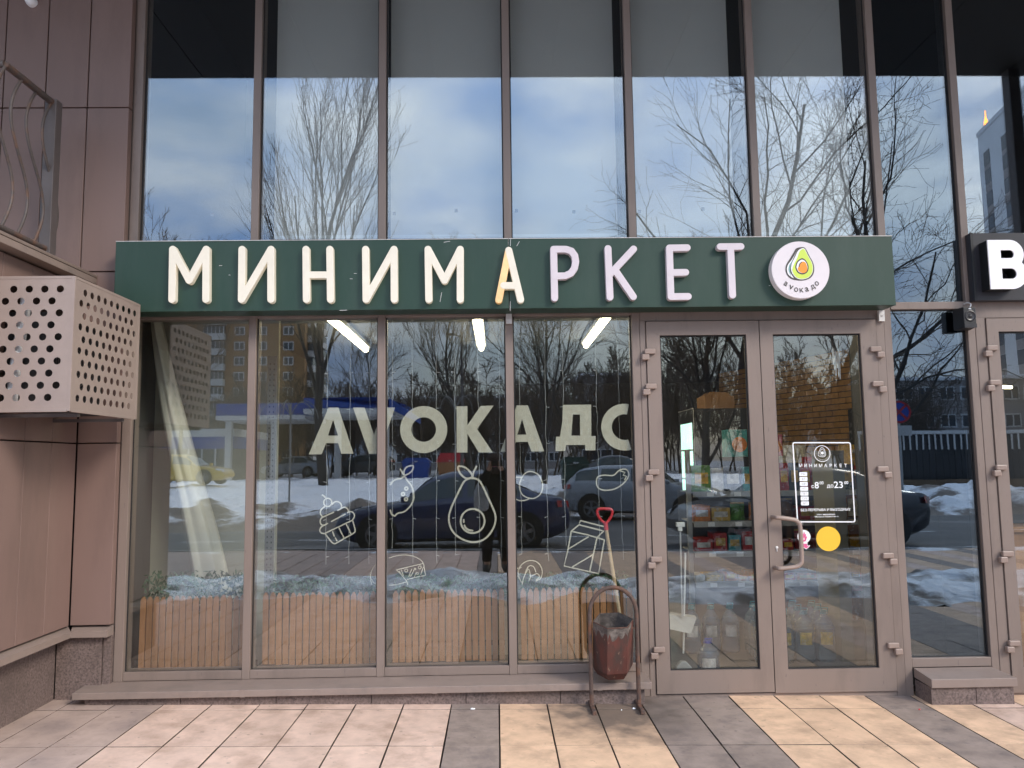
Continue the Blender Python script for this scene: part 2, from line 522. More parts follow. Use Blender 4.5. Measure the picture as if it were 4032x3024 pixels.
    def build(s, name, m, parent=None, smooth=False, bevel=0.0, seg=2, local=False, label=None, cat=None, group=None, kind=None, angle=35):
        me = bpy.data.meshes.new(name)
        if parent is None and not local:
            xs = [p[0] for p in s.v]; ys = [p[1] for p in s.v]; zs = [p[2] for p in s.v]
            off = Vector(((min(xs) + max(xs)) / 2, (min(ys) + max(ys)) / 2, min(zs)))
        else:
            off = Vector((0, 0, 0)) if local else wloc(parent)
        me.from_pydata([(p[0] - off.x, p[1] - off.y, p[2] - off.z) for p in s.v], [], s.f)
        for q in (m if isinstance(m, (list, tuple)) else [m]):
            me.materials.append(q)
        if isinstance(m, (list, tuple)):
            me.polygons.foreach_set('material_index', s.m)
        if smooth:
            me.polygons.foreach_set('use_smooth', [True] * len(me.polygons))
            if smooth != 'all':
                try:
                    me.set_sharp_from_angle(angle=R(angle))
                except Exception:
                    pass
        me.update()
        o = bpy.data.objects.new(name, me)
        COL.objects.link(o)
        if parent is None:
            if not local: o.location = off
        else:
            o.parent = parent
        if bevel > 0:
            bv = o.modifiers.new('bevel', 'BEVEL')
            bv.width = bevel
            bv.segments = seg
            bv.limit_method = 'ANGLE'
            bv.angle_limit = R(40)
        return tag(o, label, cat, group, kind)

def cr(pts, n=5, closed=False):          # Catmull-Rom through points
    P = [Vector(p) for p in pts]
    k = len(P)
    outp = []
    rng = range(k) if closed else range(k - 1)
    for i in rng:
        p0 = P[(i - 1) % k] if (closed or i > 0) else P[i]
        p1 = P[i]
        p2 = P[(i + 1) % k]
        p3 = P[(i + 2) % k] if (closed or i + 2 < k) else p2
        for j in range(n):
            t = j / n
            outp.append(0.5 * ((2 * p1) + (p2 - p0) * t + (2 * p0 - 5 * p1 + 4 * p2 - p3) * t * t + (3 * p1 - p0 - 3 * p2 + p3) * t ** 3))
    if not closed: outp.append(P[-1])
    return outp

def copy_tree(o, parent=None):
    c = o.copy()
    COL.objects.link(c)
    c.parent = parent
    for ch in list(o.children):
        copy_tree(ch, c)
    return c

def text_mesh(body, size, bold=0.0, align='CENTER', spacing=1.0):
    cu = bpy.data.curves.new('lettering', 'FONT')
    cu.body = body
    cu.size = size
    cu.align_x = align
    cu.align_y = 'CENTER'
    cu.offset = bold
    cu.space_character = spacing
    cu.resolution_u = 3
    ob = bpy.data.objects.new('lettering', cu)
    COL.objects.link(ob)
    dg = bpy.context.evaluated_depsgraph_get()
    me = bpy.data.meshes.new_from_object(ob.evaluated_get(dg))
    vs = [tuple(v.co) for v in me.vertices]
    fs = [tuple(p.vertices) for p in me.polygons]
    bpy.data.objects.remove(ob)
    bpy.data.curves.remove(cu)
    bpy.data.meshes.remove(me)
    return vs, fs
def write(mb, body, pos, height, y, bold=0.0, align='CENTER', width=None, rot=0.0, spacing=1.0, slant=0.0):
    """flat lettering on the plane y; pos = (x, z) centre; height = capital height; width = fit to this width"""
    vs, fs = text_mesh(body, 1.0, bold, align, spacing)
    if not vs: return
    xs = [v[0] for v in vs]; zs = [v[1] for v in vs]
    hh = max(zs) - min(zs)
    cx, cz = (min(xs) + max(xs)) / 2, (min(zs) + max(zs)) / 2
    sz = height / hh
    sx = width / (max(xs) - min(xs)) if width else sz
    c_, s_ = math.cos(rot), math.sin(rot)
    vv = []
    for v in vs:
        a = (v[0] - cx) * sx; b = (v[1] - cz) * sz
        vv.append((pos[0] + a * c_ - b * s_, y, pos[1] + a * s_ + b * c_))
    mb.addf(vv, fs)
# ------------------------------------------------------------------ ground and pavement
TW, TL, ROW0 = 0.3015, 0.63, 0.365     # slab width, slab length, y of the first row's inner edge
def slab_mat(ci):
    x = (ci + 0.5) * TW
    if x < -2.11: return 'tile_mauve'
    if x < -0.30: return 'tile_pink'
    if x < 0: return 'tile_dark'
    if x < 0.9: return 'tile_tan'
    if x < 1.5: return 'tile_dark'
    if x < 2.4: return 'tile_tan'
    if x < 2.7: return 'tile_dark'
    if x < 3.6: return 'tile_tan' if ci % 2 else 'tile_pink'
    if x < 4.2: return 'tile_dark'
    return ('tile_pink', 'tile_tan', 'tile_dark', 'tile_tan')[ci % 4]
mb = MB()
xs = [-60, -20, -8, -4, -2, 0, 2, 5, 8, 20, 60]
vs = []
for x in xs:
    for y in (9.5, 0.5, -8.6):
        vs.append((x, y, g(x) - 0.042 - (0.05 if y > 1 else 0)))
fs = []
for i in range(len(xs) - 1):
    for j in range(2):
        a = i * 3 + j
        fs.append((a, a + 1, a + 4, a + 3))
mb.addf(vs, fs)
pav = mb.build('pavement', M['joint'], local=True, kind='structure')
tilemesh = {}
def slab_mesh(key):
    if key not in tilemesh:
        b = MB()
        hx, hy, t, c = TW / 2 - 0.0042, TL / 2 - 0.0042, 0.038, 0.0012
        b.addf([(-hx, -hy, -t), (hx, -hy, -t), (hx, hy, -t), (-hx, hy, -t), (-hx, -hy, -c), (hx, -hy, -c), (hx, hy, -c), (-hx, hy, -c),
                (-hx + c, -hy + c, 0), (hx - c, -hy + c, 0), (hx - c, hy - c, 0), (-hx + c, hy - c, 0)],
               [(0, 1, 5, 4), (1, 2, 6, 5), (2, 3, 7, 6), (3, 0, 4, 7), (4, 5, 9, 8), (5, 6, 10, 9), (6, 7, 11, 10), (7, 4, 8, 11), (8, 9, 10, 11)])
        me = bpy.data.meshes.new('paving_slab')
        me.from_pydata(b.v, [], b.f)
        me.materials.append(M[key])
        me.materials.append(M['joint'])
        for p_ in me.polygons:
            if p_.index < 4: p_.material_index = 1
        tilemesh[key] = me
    return tilemesh[key]
rng = random.Random(3)
keys = ['tile_mauve', 'tile_pink', 'tile_dark', 'tile_tan']
rest = MB()
for ri in range(14):
    yc = ROW0 - (ri + 0.5) * TL
    for ci in range(-26, 31):
        xc = (ci + 0.5) * TW
        if yc > -1.6 and -14 <= ci <= 18:
            o = bpy.data.objects.new('paving_slab', slab_mesh(slab_mat(ci)))
            COL.objects.link(o)
            o.parent = pav
            o.location = (xc, yc, g(xc) - 0.002 + rng.uniform(-0.0015, 0.0015))
            o.rotation_euler = (rng.uniform(-0.002, 0.002), 0.0165 + rng.uniform(-0.003, 0.003), rng.uniform(-0.003, 0.003))
        else:
            rest.cm = keys.index(slab_mat(ci))
            hx, hy = TW / 2 - 0.004, TL / 2 - 0.004
            b = g(xc) - 0.004
            rest.box(xc - hx, xc + hx, yc - hy, yc + hy, b - 0.03, b)
rest.build('paving_slab', [M[k] for k in keys], parent=pav, kind='stuff')

# ------------------------------------------------------------------ the glazed shop front
front = thing('shop_building', 'brown aluminium shop front with tall upper windows and glass double doors', 'building', (0.4, 0.0, 0.0))
ZT = 5.55                               # underside of the overhang
MX = [-1.652, -0.776, 0.095, 0.965, 1.842, 2.716, 3.302]
def fbox(name, x0, x1, y0, y1, z0, z1, m='frame', bevel=0.003, parent=None):
    b = MB(); b.box(x0, x1, y0, y1, z0, z1)
    return b.build(name, M[m], parent or front, bevel=bevel)
def pane(x0, x1, z0, z1, m, yg=0.036, th=0.010, parent=None, tilt=0.0):
    b = MB(); b.box(x0, x1, yg, yg + th, z0, z1)
    o = b.build('glass_pane', m, parent or front)
    # black gasket round the pane
    q = MB()
    w_ = 0.008
    for (a, b2, c, d) in ((x0, x1, z0, z0 + w_), (x0, x1, z1 - w_, z1), (x0, x0 + w_, z0 + w_, z1 - w_), (x1 - w_, x1, z0 + w_, z1 - w_)):
        q.box(a, b2, yg - 0.006, yg - 0.001, c, d)
    q.build('gasket', M['frame_dark'], parent or front)
    return o
# mullions, upper storey and the lower ones between the shop windows
fbox('mullion', -2.505, -2.446, -0.005, 0.12, 0.135, ZT)
fbox('mullion', -2.545, -2.506, 0.01, 0.12, 0.14, ZT)           # flat closing profile beside the cladding
for i, x in enumerate(MX):
    zb = 0.135 if i < 3 else (2.595 if i in (3, 4) else (-0.06 if i == 5 else -0.06))
    wdt = 0.026
    if i < 3 or i == 6 or i == 5:
        fbox('mullion', x - wdt, x + wdt, 0.0, 0.13, zb, ZT)
    else:
        fbox('mullion', x - wdt, x + wdt, 0.0, 0.13, 3.001, ZT)
fbox('mullion', 0.937, 0.992, 0.0, 0.13, -0.02, 2.594)         # left jamb of the doorway
xe = [-2.446, -1.678, -1.626, -0.802, -0.750, 0.069, 0.121, 0.937]
for i in range(4):
    a, b = xe[2 * i], xe[2 * i + 1]
    fbox('transom', a + 0.001, b - 0.001, 0.002, 0.12, 0.138, 0.192)
    fbox('transom', a + 0.001, b - 0.001, 0.004, 0.12, 2.521, 2.60)
    pane(a, b, 0.186, 2.53, G_CLEAR)
# spandrel behind the sign board
fbox('spandrel_panel', -2.445, 2.689, 0.055, 0.10, 2.60, 3.0)
fbox('transom', 0.993, 2.689, 0.006, 0.12, 2.476, 2.60)
ux = [-2.446] + [q for x in MX for q in (x - 0.026, x + 0.026)]
for i in range(7):
    a, b = ux[2 * i], ux[2 * i + 1]
    if i == 6:
        pane(a, b, 2.588, ZT, G_SIDE)
    else:
        pane(a, b, 2.98, ZT, G_UPPER)
        fbox('transom', a + 0.001, b - 0.001, 0.01, 0.12, 2.94, 2.99)
# narrow bay between the two doors
fbox('transom', 2.743, 3.275, -0.004, 0.12, 2.541, 2.592)
pane(2.742, 3.276, 0.185, 2.545, G_SIDE)
fbox('transom', 2.743, 3.275, 0.002, 0.12, 0.132, 0.19)
# right-hand shop
fbox('transom', 3.329, 5.9, 0.004, 0.12, 2.476, 2.60)
fbox('mullion', 4.34, 4.40, 0.0, 0.13, -0.08, ZT)
fbox('mullion', 5.35, 5.41, 0.0, 0.13, -0.08, ZT)
for a, b in ((3.328, 4.34), (4.40, 5.35)):
    pane(a, b, 2.60, ZT, G_UPPER)
pane(4.40, 5.35, 0.05, 2.5, G_CLEAR)

# ---- doors
def door(name, x0, x1, z0, z1, gx0, gx1, gz0, gz1, hinge_x, side, label):
    y0, y1 = -0.012, 0.045
    d = MB()
    # frame as four members cut out around the glass
    d.box(x0, gx0, y0, y1, z0, z1)
    d.box(gx1, x1, y0, y1, z0, z1)
    d.box(gx0, gx1, y0, y1, gz1, z1)
    d.box(gx0, gx1, y0, y1, z0, gz0)
    o = d.build('door', M['frame'], front, bevel=0.0)
    o['label'] = label
    b = MB(); b.box(gx0 - 0.005, gx1 + 0.005, 0.012, 0.022, gz0 - 0.005, gz1 + 0.005)
    b.build('glass_pane', G_DOOR, o)
    q = MB()
    w_ = 0.009
    for (a, b2, c, dd) in ((gx0, gx1, gz0, gz0 + w_), (gx0, gx1, gz1 - w_, gz1), (gx0, gx0 + w_, gz0 + w_, gz1 - w_), (gx1 - w_, gx1, gz0 + w_, gz1 - w_)):
        q.box(a, b2, 0.005, 0.011, c, dd)
    q.build('gasket', M['frame_dark'], o)
    for hz in (2.242, 2.003, 1.424, 0.848, 0.264):
        h = MB()
        s = side
        # leaf knuckle above, jamb knuckle below, each with a flat wing
        xa_, xb_ = sorted((hinge_x + 0.014 * s, hinge_x - 0.060 * s))
        h.box(xa_, xb_, y0 - 0.026, y0 + 0.002, hz + 0.001, hz + 0.037)
        xa_, xb_ = sorted((hinge_x - 0.016 * s, hinge_x + 0.034 * s))
        h.box(xa_, xb_, y0 - 0.030, y0 + 0.002, hz - 0.040, hz)
        h.build('hinge', M['hinge'], o, bevel=0.006, seg=2)
    return o
dl = door('door', 1.036, 1.8125, -0.004, 2.470, 1.128, 1.724, 0.142, 2.374, 1.031, -1, 'left door leaf, no handle')
dr = door('door', 1.8185, 2.627, -0.012, 2.470, 1.908, 2.516, 0.136, 2.374, 2.632, 1, 'right door leaf with bent pull handle and stickers')
d8 = door('door', 3.402, 4.26, -0.04, 2.470, 3.482, 4.17, 0.12, 2.378, 3.397, -1, 'brown door of the neighbouring shop')
fbox('door_jamb', 0.993, 1.032, -0.003, 0.11, -0.03, 2.4755)
fbox('door_jamb', 2.631, 2.689, -0.003, 0.11, -0.05, 2.4755)
fbox('door_jamb', 3.329, 3.398, -0.003, 0.11, -0.07, 2.4755)
fbox('door_jamb', 4.264, 4.339, -0.003, 0.11, -0.07, 2.4755)
fbox('threshold', 0.993, 2.689, 0.005, 0.14, -0.08, -0.013, 'coping')
fbox('threshold', 3.329, 4.339, 0.005, 0.14, -0.10, -0.045, 'coping')
# astragal strip where the leaves meet
fbox('closing_strip', 1.8128, 1.8182, -0.004, 0.04, 0.0, 2.46, 'frame_dark', 0)
# pull handle
h = MB()
hp = [(1.850, -0.014, 1.134), (1.850, -0.075, 1.134), (1.868, -0.088, 1.132), (1.965, -0.088, 1.118), (1.993, -0.088, 1.098), (2.004, -0.088, 1.062),
      (2.004, -0.088, 0.868), (1.995, -0.088, 0.832), (1.965, -0.088, 0.812), (1.868, -0.088, 0.802), (1.850, -0.075, 0.801), (1.850, -0.014, 0.801)]
h.tube(cr(hp, 4), 0.0145, 12)
h.build('handle', M['hinge'], dr, smooth=True)
k = MB(); k.lathe([(0.0, 0.0), (0.009, 0.0), (0.009, 0.006), (0.004, 0.008)], (1.868, -0.012, 0.93), 14, 'y'); k.box(1.866, 1.870, -0.0195, -0.012, 0.905, 0.93)
k.build('lock_cylinder', M['brackets'], dr)

# ---- sills
s = MB()
s.addf([(-2.66, 0.03, 0.136), (0.965, 0.03, 0.136), (0.965, -0.205, 0.124), (-2.66, -0.205, 0.124), (-2.66, 0.03, 0.085), (0.965, 0.03, 0.085), (0.965, -0.205, 0.082), (-2.66, -0.205, 0.082)],
       [(0, 3, 2, 1), (4, 5, 6, 7), (3, 7, 6, 2), (0, 4, 7, 3), (1, 2, 6, 5), (0, 1, 5, 4)])
sill = s.build('sill', M['coping'], front, bevel=0.003)
for x in (-1.62, -0.42, 0.62):          # sheet-metal laps on the sill
    b = MB(); b.addf([(x, 0.02, 0.1375), (x + 0.03, 0.02, 0.1375), (x + 0.03, -0.207, 0.1255), (x, -0.207, 0.1255), (x, -0.207, 0.081), (x + 0.03, -0.207, 0.081)],
                     [(0, 3, 2, 1), (3, 4, 5, 2)])
    b.build('seam', M['coping'], sill)
x = -2.60
while x < 0.93:
    x2 = min(x + 0.598, 0.93)
    fbox('plinth_stone', x, x2 - 0.004, -0.165, 0.0, -0.09, 0.083, 'granite', 0.001)
    x = x2
s = MB()
s.addf([(2.748, 0.0, 0.130), (3.270, 0.0, 0.130), (3.300, -0.215, 0.112), (2.748, -0.215, 0.112), (2.748, 0.0, 0.07), (3.270, 0.0, 0.07), (3.300, -0.215, 0.058), (2.748, -0.215, 0.058)],
       [(0, 3, 2, 1), (4, 5, 6, 7), (3, 7, 6, 2), (0, 4, 7, 3), (1, 2, 6, 5), (0, 1, 5, 4)])
s.build('sill', M['coping'], front, bevel=0.003)
for a, b in ((2.752, 3.04), (3.044, 3.285)):
    fbox('plinth_stone', a, b, -0.195, 0.0, -0.12, 0.057, 'granite', 0.001)
# small alarm tags stuck inside the upper glass
for px, py in ((577, 848), (835, 846), (1050, 836), (1295, 846), (1552, 840), (1796, 829), (2033, 829), (2260, 834), (2518, 832), (2768, 822), (2997, 797), (3225, 812)):
    q = F(px, py, 0.05)
    b = MB(); b.box(q.x - 0.011, q.x + 0.011, 0.048, 0.056, q.z - 0.011, q.z + 0.011); b.build('alarm_tag', M['post'], front)

# ---- overhang above
ov = MB(); ov.box(-9, 9, -2.5, 4.0, ZT, ZT + 0.5)
over = ov.build('overhang', M['soffit'], label='dark overhanging upper storey above the shop windows', cat='overhang')
for i in range(15):
    b = MB(); b.box(-9 + i * 1.2 + 0.006, -9 + i * 1.2 + 1.194, -2.48, -0.9, ZT - 0.012, ZT - 0.001); b.build('soffit_panel', M['soffit'], over)
    b = MB(); b.box(-9 + i * 1.2 + 0.006, -9 + i * 1.2 + 1.194, -0.89, -0.002, ZT - 0.012, ZT - 0.001); b.build('soffit_panel', M['soffit'], over)
pl = MB(); pl.box(5.37, 5.49, -2.43, -2.31, -0.12, ZT - 0.012)
pl.box(5.31, 5.55, -2.49, -2.25, -0.12, -0.07)
pl.build('pillar', M['post'], label='slim dark steel pillar carrying the overhang', cat='pillar', bevel=0.004)

# ------------------------------------------------------------------ brown clad wall on the left
wall = thing('clad_wall', 'brown panel-clad wall with granite base left of the windows', 'wall', (-2.8, -0.3, 0.0))
YA, XB, YE = -0.06, -2.77, -1.34
core = MB()
core.box(-8.0, -2.56, 0.0, 0.12, -0.1, ZT)               # plane of the shop front
core.box(-8.0, XB - 0.09, YE + 0.03, -0.001, -0.1, 2.74)    # block under the balcony
core.build('backing', M['frame_dark'], wall)
def panel(x0, x1, y0, y1, z0, z1):
    b = MB(); b.box(x0, x1, y0, y1, z0, z1)
    return b.build('cladding_panel', M['clad'], wall, bevel=0.003)
zl = [0.505, 1.682, 2.838, 3.993, 5.15, ZT]
for zi in range(5):
    z0, z1 = zl[zi] + 0.004, zl[zi + 1] - 0.004
    if zi < 2:
        panel(XB + 0.004, -2.51, YA, -0.005, z0, z1)
    else:
        x = -2.508
        for k_ in range(12):
            panel(x - 0.285, x - 0.004, YA, -0.005, z0, z1); x -= 0.289
zb = [(0.505, 1.682), (1.682, 2.74)]
for (z0, z1) in zb:
    y = YA - 0.004
    while y > YE + 0.05:
        y2 = max(y - 0.285, YE)
        panel(XB - 0.05, XB, y2, y - 0.004, z0 + 0.004, z1 - 0.004); y = y2
    x = XB - 0.002
    for k_ in range(9):                                   # end face of the block
        panel(x - 0.285, x - 0.004, YE - 0.05, YE - 0.002, z0 + 0.004, z1 - 0.004); x -= 0.289
# granite base and coping
def stone(x0, x1, y0, y1, z0, z1):
    b = MB(); b.box(x0, x1, y0, y1, z0, z1); b.build('base_stone', M['granite'], wall, bevel=0.002)
stone(-2.848, -2.562, -0.055, 0.0, -0.1, 0.452)
stone(-2.558, -2.508, -0.04, 0.02, -0.1, 0.452)
y = -0.058
for k_ in range(5):
    y2 = max(y - 0.30, YE - 0.0)
    if y - y2 > 0.02: stone(-2.92, -2.852, y2 + 0.003, y, -0.1, 0.452)
    y = y2
stone(-8.0, -2.853, YE - 0.03, YE - 0.001, -0.1, 0.452)
c = MB()
# A side coping (slopes to the front), B side coping (slopes to the right)
c.addf([(-2.77, -0.02, 0.500), (-2.505, -0.02, 0.500), (-2.505, -0.105, 0.478), (-2.735, -0.105, 0.478), (-2.735, -0.105, 0.440), (-2.505, -0.105, 0.440), (-2.505, -0.02, 0.44), (-2.77, -0.02, 0.44)],
       [(0, 3, 2, 1), (3, 4, 5, 2), (1, 2, 5, 6), (4, 7, 6, 5)])
c.addf([(-2.80, -0.02, 0.500), (-2.735, -0.105, 0.478), (-2.735, YE, 0.478), (-2.80, YE, 0.500), (-2.735, -0.105, 0.440), (-2.735, YE, 0.440), (-2.80, YE, 0.44), (-2.80, -0.02, 0.44)],
       [(0, 3, 2, 1), (1, 2, 5, 4), (2, 3, 6, 5), (4, 5, 6, 7)])
c.build('coping', M['coping'], wall)

# balcony slab with its railing
bal = thing('balcony', 'brown balcony ledge with rusty wavy-bar railing over the vent cage', 'balcony', (-2.9, -0.7, 2.74))
b = MB(); b.box(-8.0, -2.682, YE - 0.02, YA - 0.003, 2.748, 2.79); b.build('slab', M['coping'], bal, bevel=0.003)
b = MB(); b.box(-8.0, -2.679, YE - 0.024, YA - 0.0035, 2.792, 2.812); b.build('slab_edge', M['frame'], bal, bevel=0.003)
b = MB(); b.box(-2.925, -2.85, -0.335, -0.262, 2.813, 3.925); b.build('post', M['post'], bal, bevel=0.004)
RX = -2.885
b = MB(); b.tube([(RX, -0.30, 3.905), (RX, -0.82, 3.905)], 0.022, 12); b.tube([(RX, -0.82, 3.905), (-6.0, -0.82, 3.905)], 0.022, 12)
b.build('top_rail', M['rail'], bal, smooth=True)
b = MB(); b.tube([(RX, -0.24, 2.925), (RX, -0.82, 2.925)], 0.020, 12); b.tube([(RX, -0.82, 2.925), (-6.0, -0.82, 2.925)], 0.020, 12)
b.build('bottom_rail', M['rail'], bal, smooth=True)
ys = [-0.30, -0.46, -0.62, -0.78]
for i, yy in enumerate(ys):
    pts = []
    for j in range(17):
        t = j / 16
        pts.append((RX + 0.004 * math.sin(i * 2 + t * 3), yy + 0.10 * math.sin(2 * math.pi * t) + 0.03 * (1 - t) - 0.03, 2.925 + t * 0.98))
    b = MB(); b.tube(cr(pts, 2), 0.0095, 8); b.build('baluster', M['rail'], bal, smooth=True)
# small white dome lamp on the wall at the top
b = MB(); q = F(115, -2, -0.1)
b.lathe([(0.036, -0.02), (0.036, 0.02), (0.03, 0.045), (0.018, 0.058), (0.0, 0.062)], (q.x, YA, q.z), 20, 'y')
b.build('dome_sensor', M['white_vinyl'], label='small white dome sensor high on the brown panels', cat='sensor', smooth=True)

# ------------------------------------------------------------------ perforated cage with the air conditioner
cage = thing('vent_cage', 'perforated brown metal cage jutting from the clad wall', 'cage', (-2.55, -0.6, 1.836))
CX0, CX1, CY0, CY1, CZ0, CZ1 = XB - 0.005, -2.322, -1.0, -0.205, 1.836, 2.576
def perforated(wd, ht, ncol, nrow, rad, stag=True):
    """flat plate in (u, v) with round holes; returns verts, faces"""
    V_, F_ = [], []
    mu, mv = 0.036, 0.036
    dv = (ht - 2 * mv) / nrow
    def quad(u0, u1, v0, v1):
        if u1 - u0 < 1e-5 or v1 - v0 < 1e-5: return
        b0 = len(V_); V_.extend([(u0, v0), (u1, v0), (u1, v1), (u0, v1)]); F_.append((b0, b0 + 1, b0 + 2, b0 + 3))
    du = (wd - 2 * mu) / (ncol + (0.5 if stag else 0))
    quad(0, wd, 0, mv); quad(0, wd, ht - mv, ht)
    for r_ in range(nrow):
        v0 = mv + r_ * dv; v1 = v0 + dv
        off = (du / 2 if (stag and r_ % 2) else 0)
        u = mu + off
        quad(0, u, v0, v1)
        for c_ in range(ncol):
            cx, cy = u + du / 2, (v0 + v1) / 2
            b0 = len(V_)
            n = 16
            bord = []
            for i in range(4): bord.append((u + du * i / 4, v0))
            for i in range(4): bord.append((u + du, v0 + dv * i / 4))
            for i in range(4): bord.append((u + du - du * i / 4, v1))
            for i in range(4): bord.append((u, v1 - dv * i / 4))
            for p in bord:
                a = math.atan2(p[1] - cy, p[0] - cx)
                V_.append((cx + rad * math.cos(a), cy + rad * math.sin(a)))
            V_.extend(bord)
            for i in range(n):
                j = (i + 1) % n
                F_.append((b0 + i, b0 + n + i, b0 + n + j, b0 + j))
            u += du
        quad(u, wd, v0, v1)
    return V_, F_
def plate(name, fn, wd, ht, nc, nr, rad):
    V_, F_ = perforated(wd, ht, nc, nr, rad)
    b = MB(); b.addf([fn(u, v) for u, v in V_], F_)
    o = b.build(name, M['cage'], cage)
    so_ = o.modifiers.new('thickness', 'SOLIDIFY'); so_.thickness = 0.002; so_.offset = 0
    return o
plate('front_panel', lambda u, v: (CX0 + u, CY0, CZ0 + v), CX1 - CX0, CZ1 - CZ0, 4, 10, 0.0205)
plate('side_panel', lambda u, v: (CX1, CY0 + u, CZ0 + v), CY1 - CY0, CZ1 - CZ0, 9, 10, 0.0205)
b = MB(); b.box(CX0, CX1 - 0.002, CY0 + 0.002, CY1, CZ1 - 0.004, CZ1 - 0.001); b.build('top_panel', M['cage'], cage)
b = MB()
for (x_, y_) in ((CX1, CY0), (CX1, CY1)):
    b.box(x_ - 0.014, x_ + 0.0025, y_ - 0.0025 if y_ == CY0 else y_ - 0.014, y_ + 0.014 if y_ == CY0 else y_ + 0.0025, CZ0 - 0.006, CZ1 + 0.003)
for z_ in (CZ0 - 0.010, CZ1 - 0.012):
    b.box(CX0, CX1 - 0.015, CY0 - 0.0028, CY0 + 0.011, z_, z_ + 0.016)
    b.box(CX1 - 0.011, CX1 + 0.0028, CY0 + 0.015, CY1 - 0.015, z_, z_ + 0.016)
b.build('edge_frame', M['cage'], cage, bevel=0.001)
b = MB(); b.box(CX0, CX1 - 0.02, CY0 + 0.12, CY0 + 0.15, CZ0 - 0.03, CZ0 - 0.011)
b.build('bracket', M['post'], cage)
b = MB(); b.box(CX0, CX1 - 0.02, CY1 - 0.15, CY1 - 0.12, CZ0 - 0.03, CZ0 - 0.011); b.build('bracket', M['post'], cage)
acu = thing('air_conditioner', 'grey outdoor air conditioner unit inside the perforated cage', 'air conditioner', (-2.6, -0.6, 1.86))
b = MB(); b.box(CX0 + 0.02, CX0 + 0.27, CY0 + 0.10, CY1 - 0.08, 1.845, 2.40); b.build('case', M['dark_int'], acu, bevel=0.01)
b = MB()
for i in range(9):
    b.ring((0, 0), 0.03 + i * 0.022, 0.026 + i * 0.022, 0, 0.004, 28)
b.v = [(CX0 + 0.275 + p[1], -0.63 + p[0], 2.13 + p[2]) for p in b.v]
b.build('fan_grille', M['post'], acu)
b = MB(); b.tube([(CX0 + 0.10, CY0 + 0.06, 1.85), (CX0 + 0.12, CY0 + 0.055, 2.1), (CX0 + 0.16, CY0 + 0.06, 2.5)], 0.03, 12); b.build('insulated_pipe', M['white_vinyl'], acu, smooth=True)

# ------------------------------------------------------------------ green sign
YS = -0.20
sgn = thing('shop_sign', 'dark green shop sign board with white raised letters above the doors', 'sign', (0.1, -0.1, 2.53))
for (a, b_) in ((-2.497, 0.093), (0.097, 2.68)):
    b = MB(); b.box(a, b_, YS, -0.02, 2.532, 3.004); b.build('panel', M['green'], sgn, bevel=0.003)
    b = MB(); b.box(a, b_, YS - 0.0015, YS + 0.01, 3.0045, 3.008); b.build('edge_strip', M['brackets'], sgn)
for (x_, z0, z1) in ((-2.44, 3.008, 3.03), (0.095, 3.008, 3.03), (2.63, 3.008, 3.032), (0.095, 2.462, 2.531), (2.665, 2.455, 2.531)):
    b = MB(); b.box(x_ - 0.02, x_ + 0.02, -0.03, -0.008, z0, z1); b.ring((x_, (z0 + z1) / 2), 0.007, 0.003, -0.034, -0.03, 10); b.build('bracket', M['brackets'], sgn, bevel=0.001)
YL = YS - 0.042
SW = 0.0232                             # half stroke width of the channel letters
def capsule(bm_, p, q, r, y0, y1, n=9):
    p, q = Vector(p), Vector(q)
    d = q - p
    a = math.atan2(d.y, d.x)
    poly = []
    for i in range(n + 1):
        t = a + math.pi / 2 + math.pi * i / n
        poly.append((p.x + r * math.cos(t), p.y + r * math.sin(t)))
    for i in range(n + 1):
        t = a - math.pi / 2 + math.pi * i / n
        poly.append((q.x + r * math.cos(t), q.y + r * math.sin(t)))
    bm_.prism(poly, y0, y1)
def letter(strokes, m, mats=None):
    b = MB()
    for i, st in enumerate(strokes):
        if mats: b.cm = mats[i]
        pts = [FX(px, py, YL) for px, py in st]
        for j in range(len(pts) - 1):
            capsule(b, pts[j], pts[j + 1], SW, YL - 0.0004 * (i + 0.37 * j), YS + 0.004)
    return b.build('letter', m, sgn, bevel=0.0025, seg=2)
T, B_ = 981, 1179
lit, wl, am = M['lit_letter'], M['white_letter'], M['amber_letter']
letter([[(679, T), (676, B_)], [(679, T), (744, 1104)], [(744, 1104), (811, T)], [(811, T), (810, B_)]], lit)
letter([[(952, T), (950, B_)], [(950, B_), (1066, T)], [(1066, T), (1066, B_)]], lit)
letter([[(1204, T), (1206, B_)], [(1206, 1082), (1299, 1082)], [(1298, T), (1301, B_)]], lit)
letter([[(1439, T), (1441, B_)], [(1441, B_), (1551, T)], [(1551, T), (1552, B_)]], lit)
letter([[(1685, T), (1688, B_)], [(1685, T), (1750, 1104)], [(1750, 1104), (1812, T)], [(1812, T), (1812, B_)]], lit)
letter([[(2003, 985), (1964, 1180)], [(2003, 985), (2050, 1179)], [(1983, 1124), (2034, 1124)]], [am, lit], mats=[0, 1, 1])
bowl = [(2180, 981), (2228, 981), (2250, 988), (2263, 1006), (2267, 1030), (2262, 1056), (2248, 1076), (2225, 1086), (2182, 1087)]
letter([[(2180, 981), (2184, 1173)], bowl], wl)
letter([[(2394, 978), (2402, 1170)], [(2398, 1084), (2495, 980)], [(2424, 1066), (2494, 1168)]], wl)
letter([[(2636, 976), (2642, 1168)], [(2636, 976), (2706, 975)], [(2639, 1073), (2700, 1072)], [(2642, 1168), (2710, 1167)]], wl)
letter([[(2836, 971), (2918, 970)], [(2877, 971), (2885, 1162)]], wl)
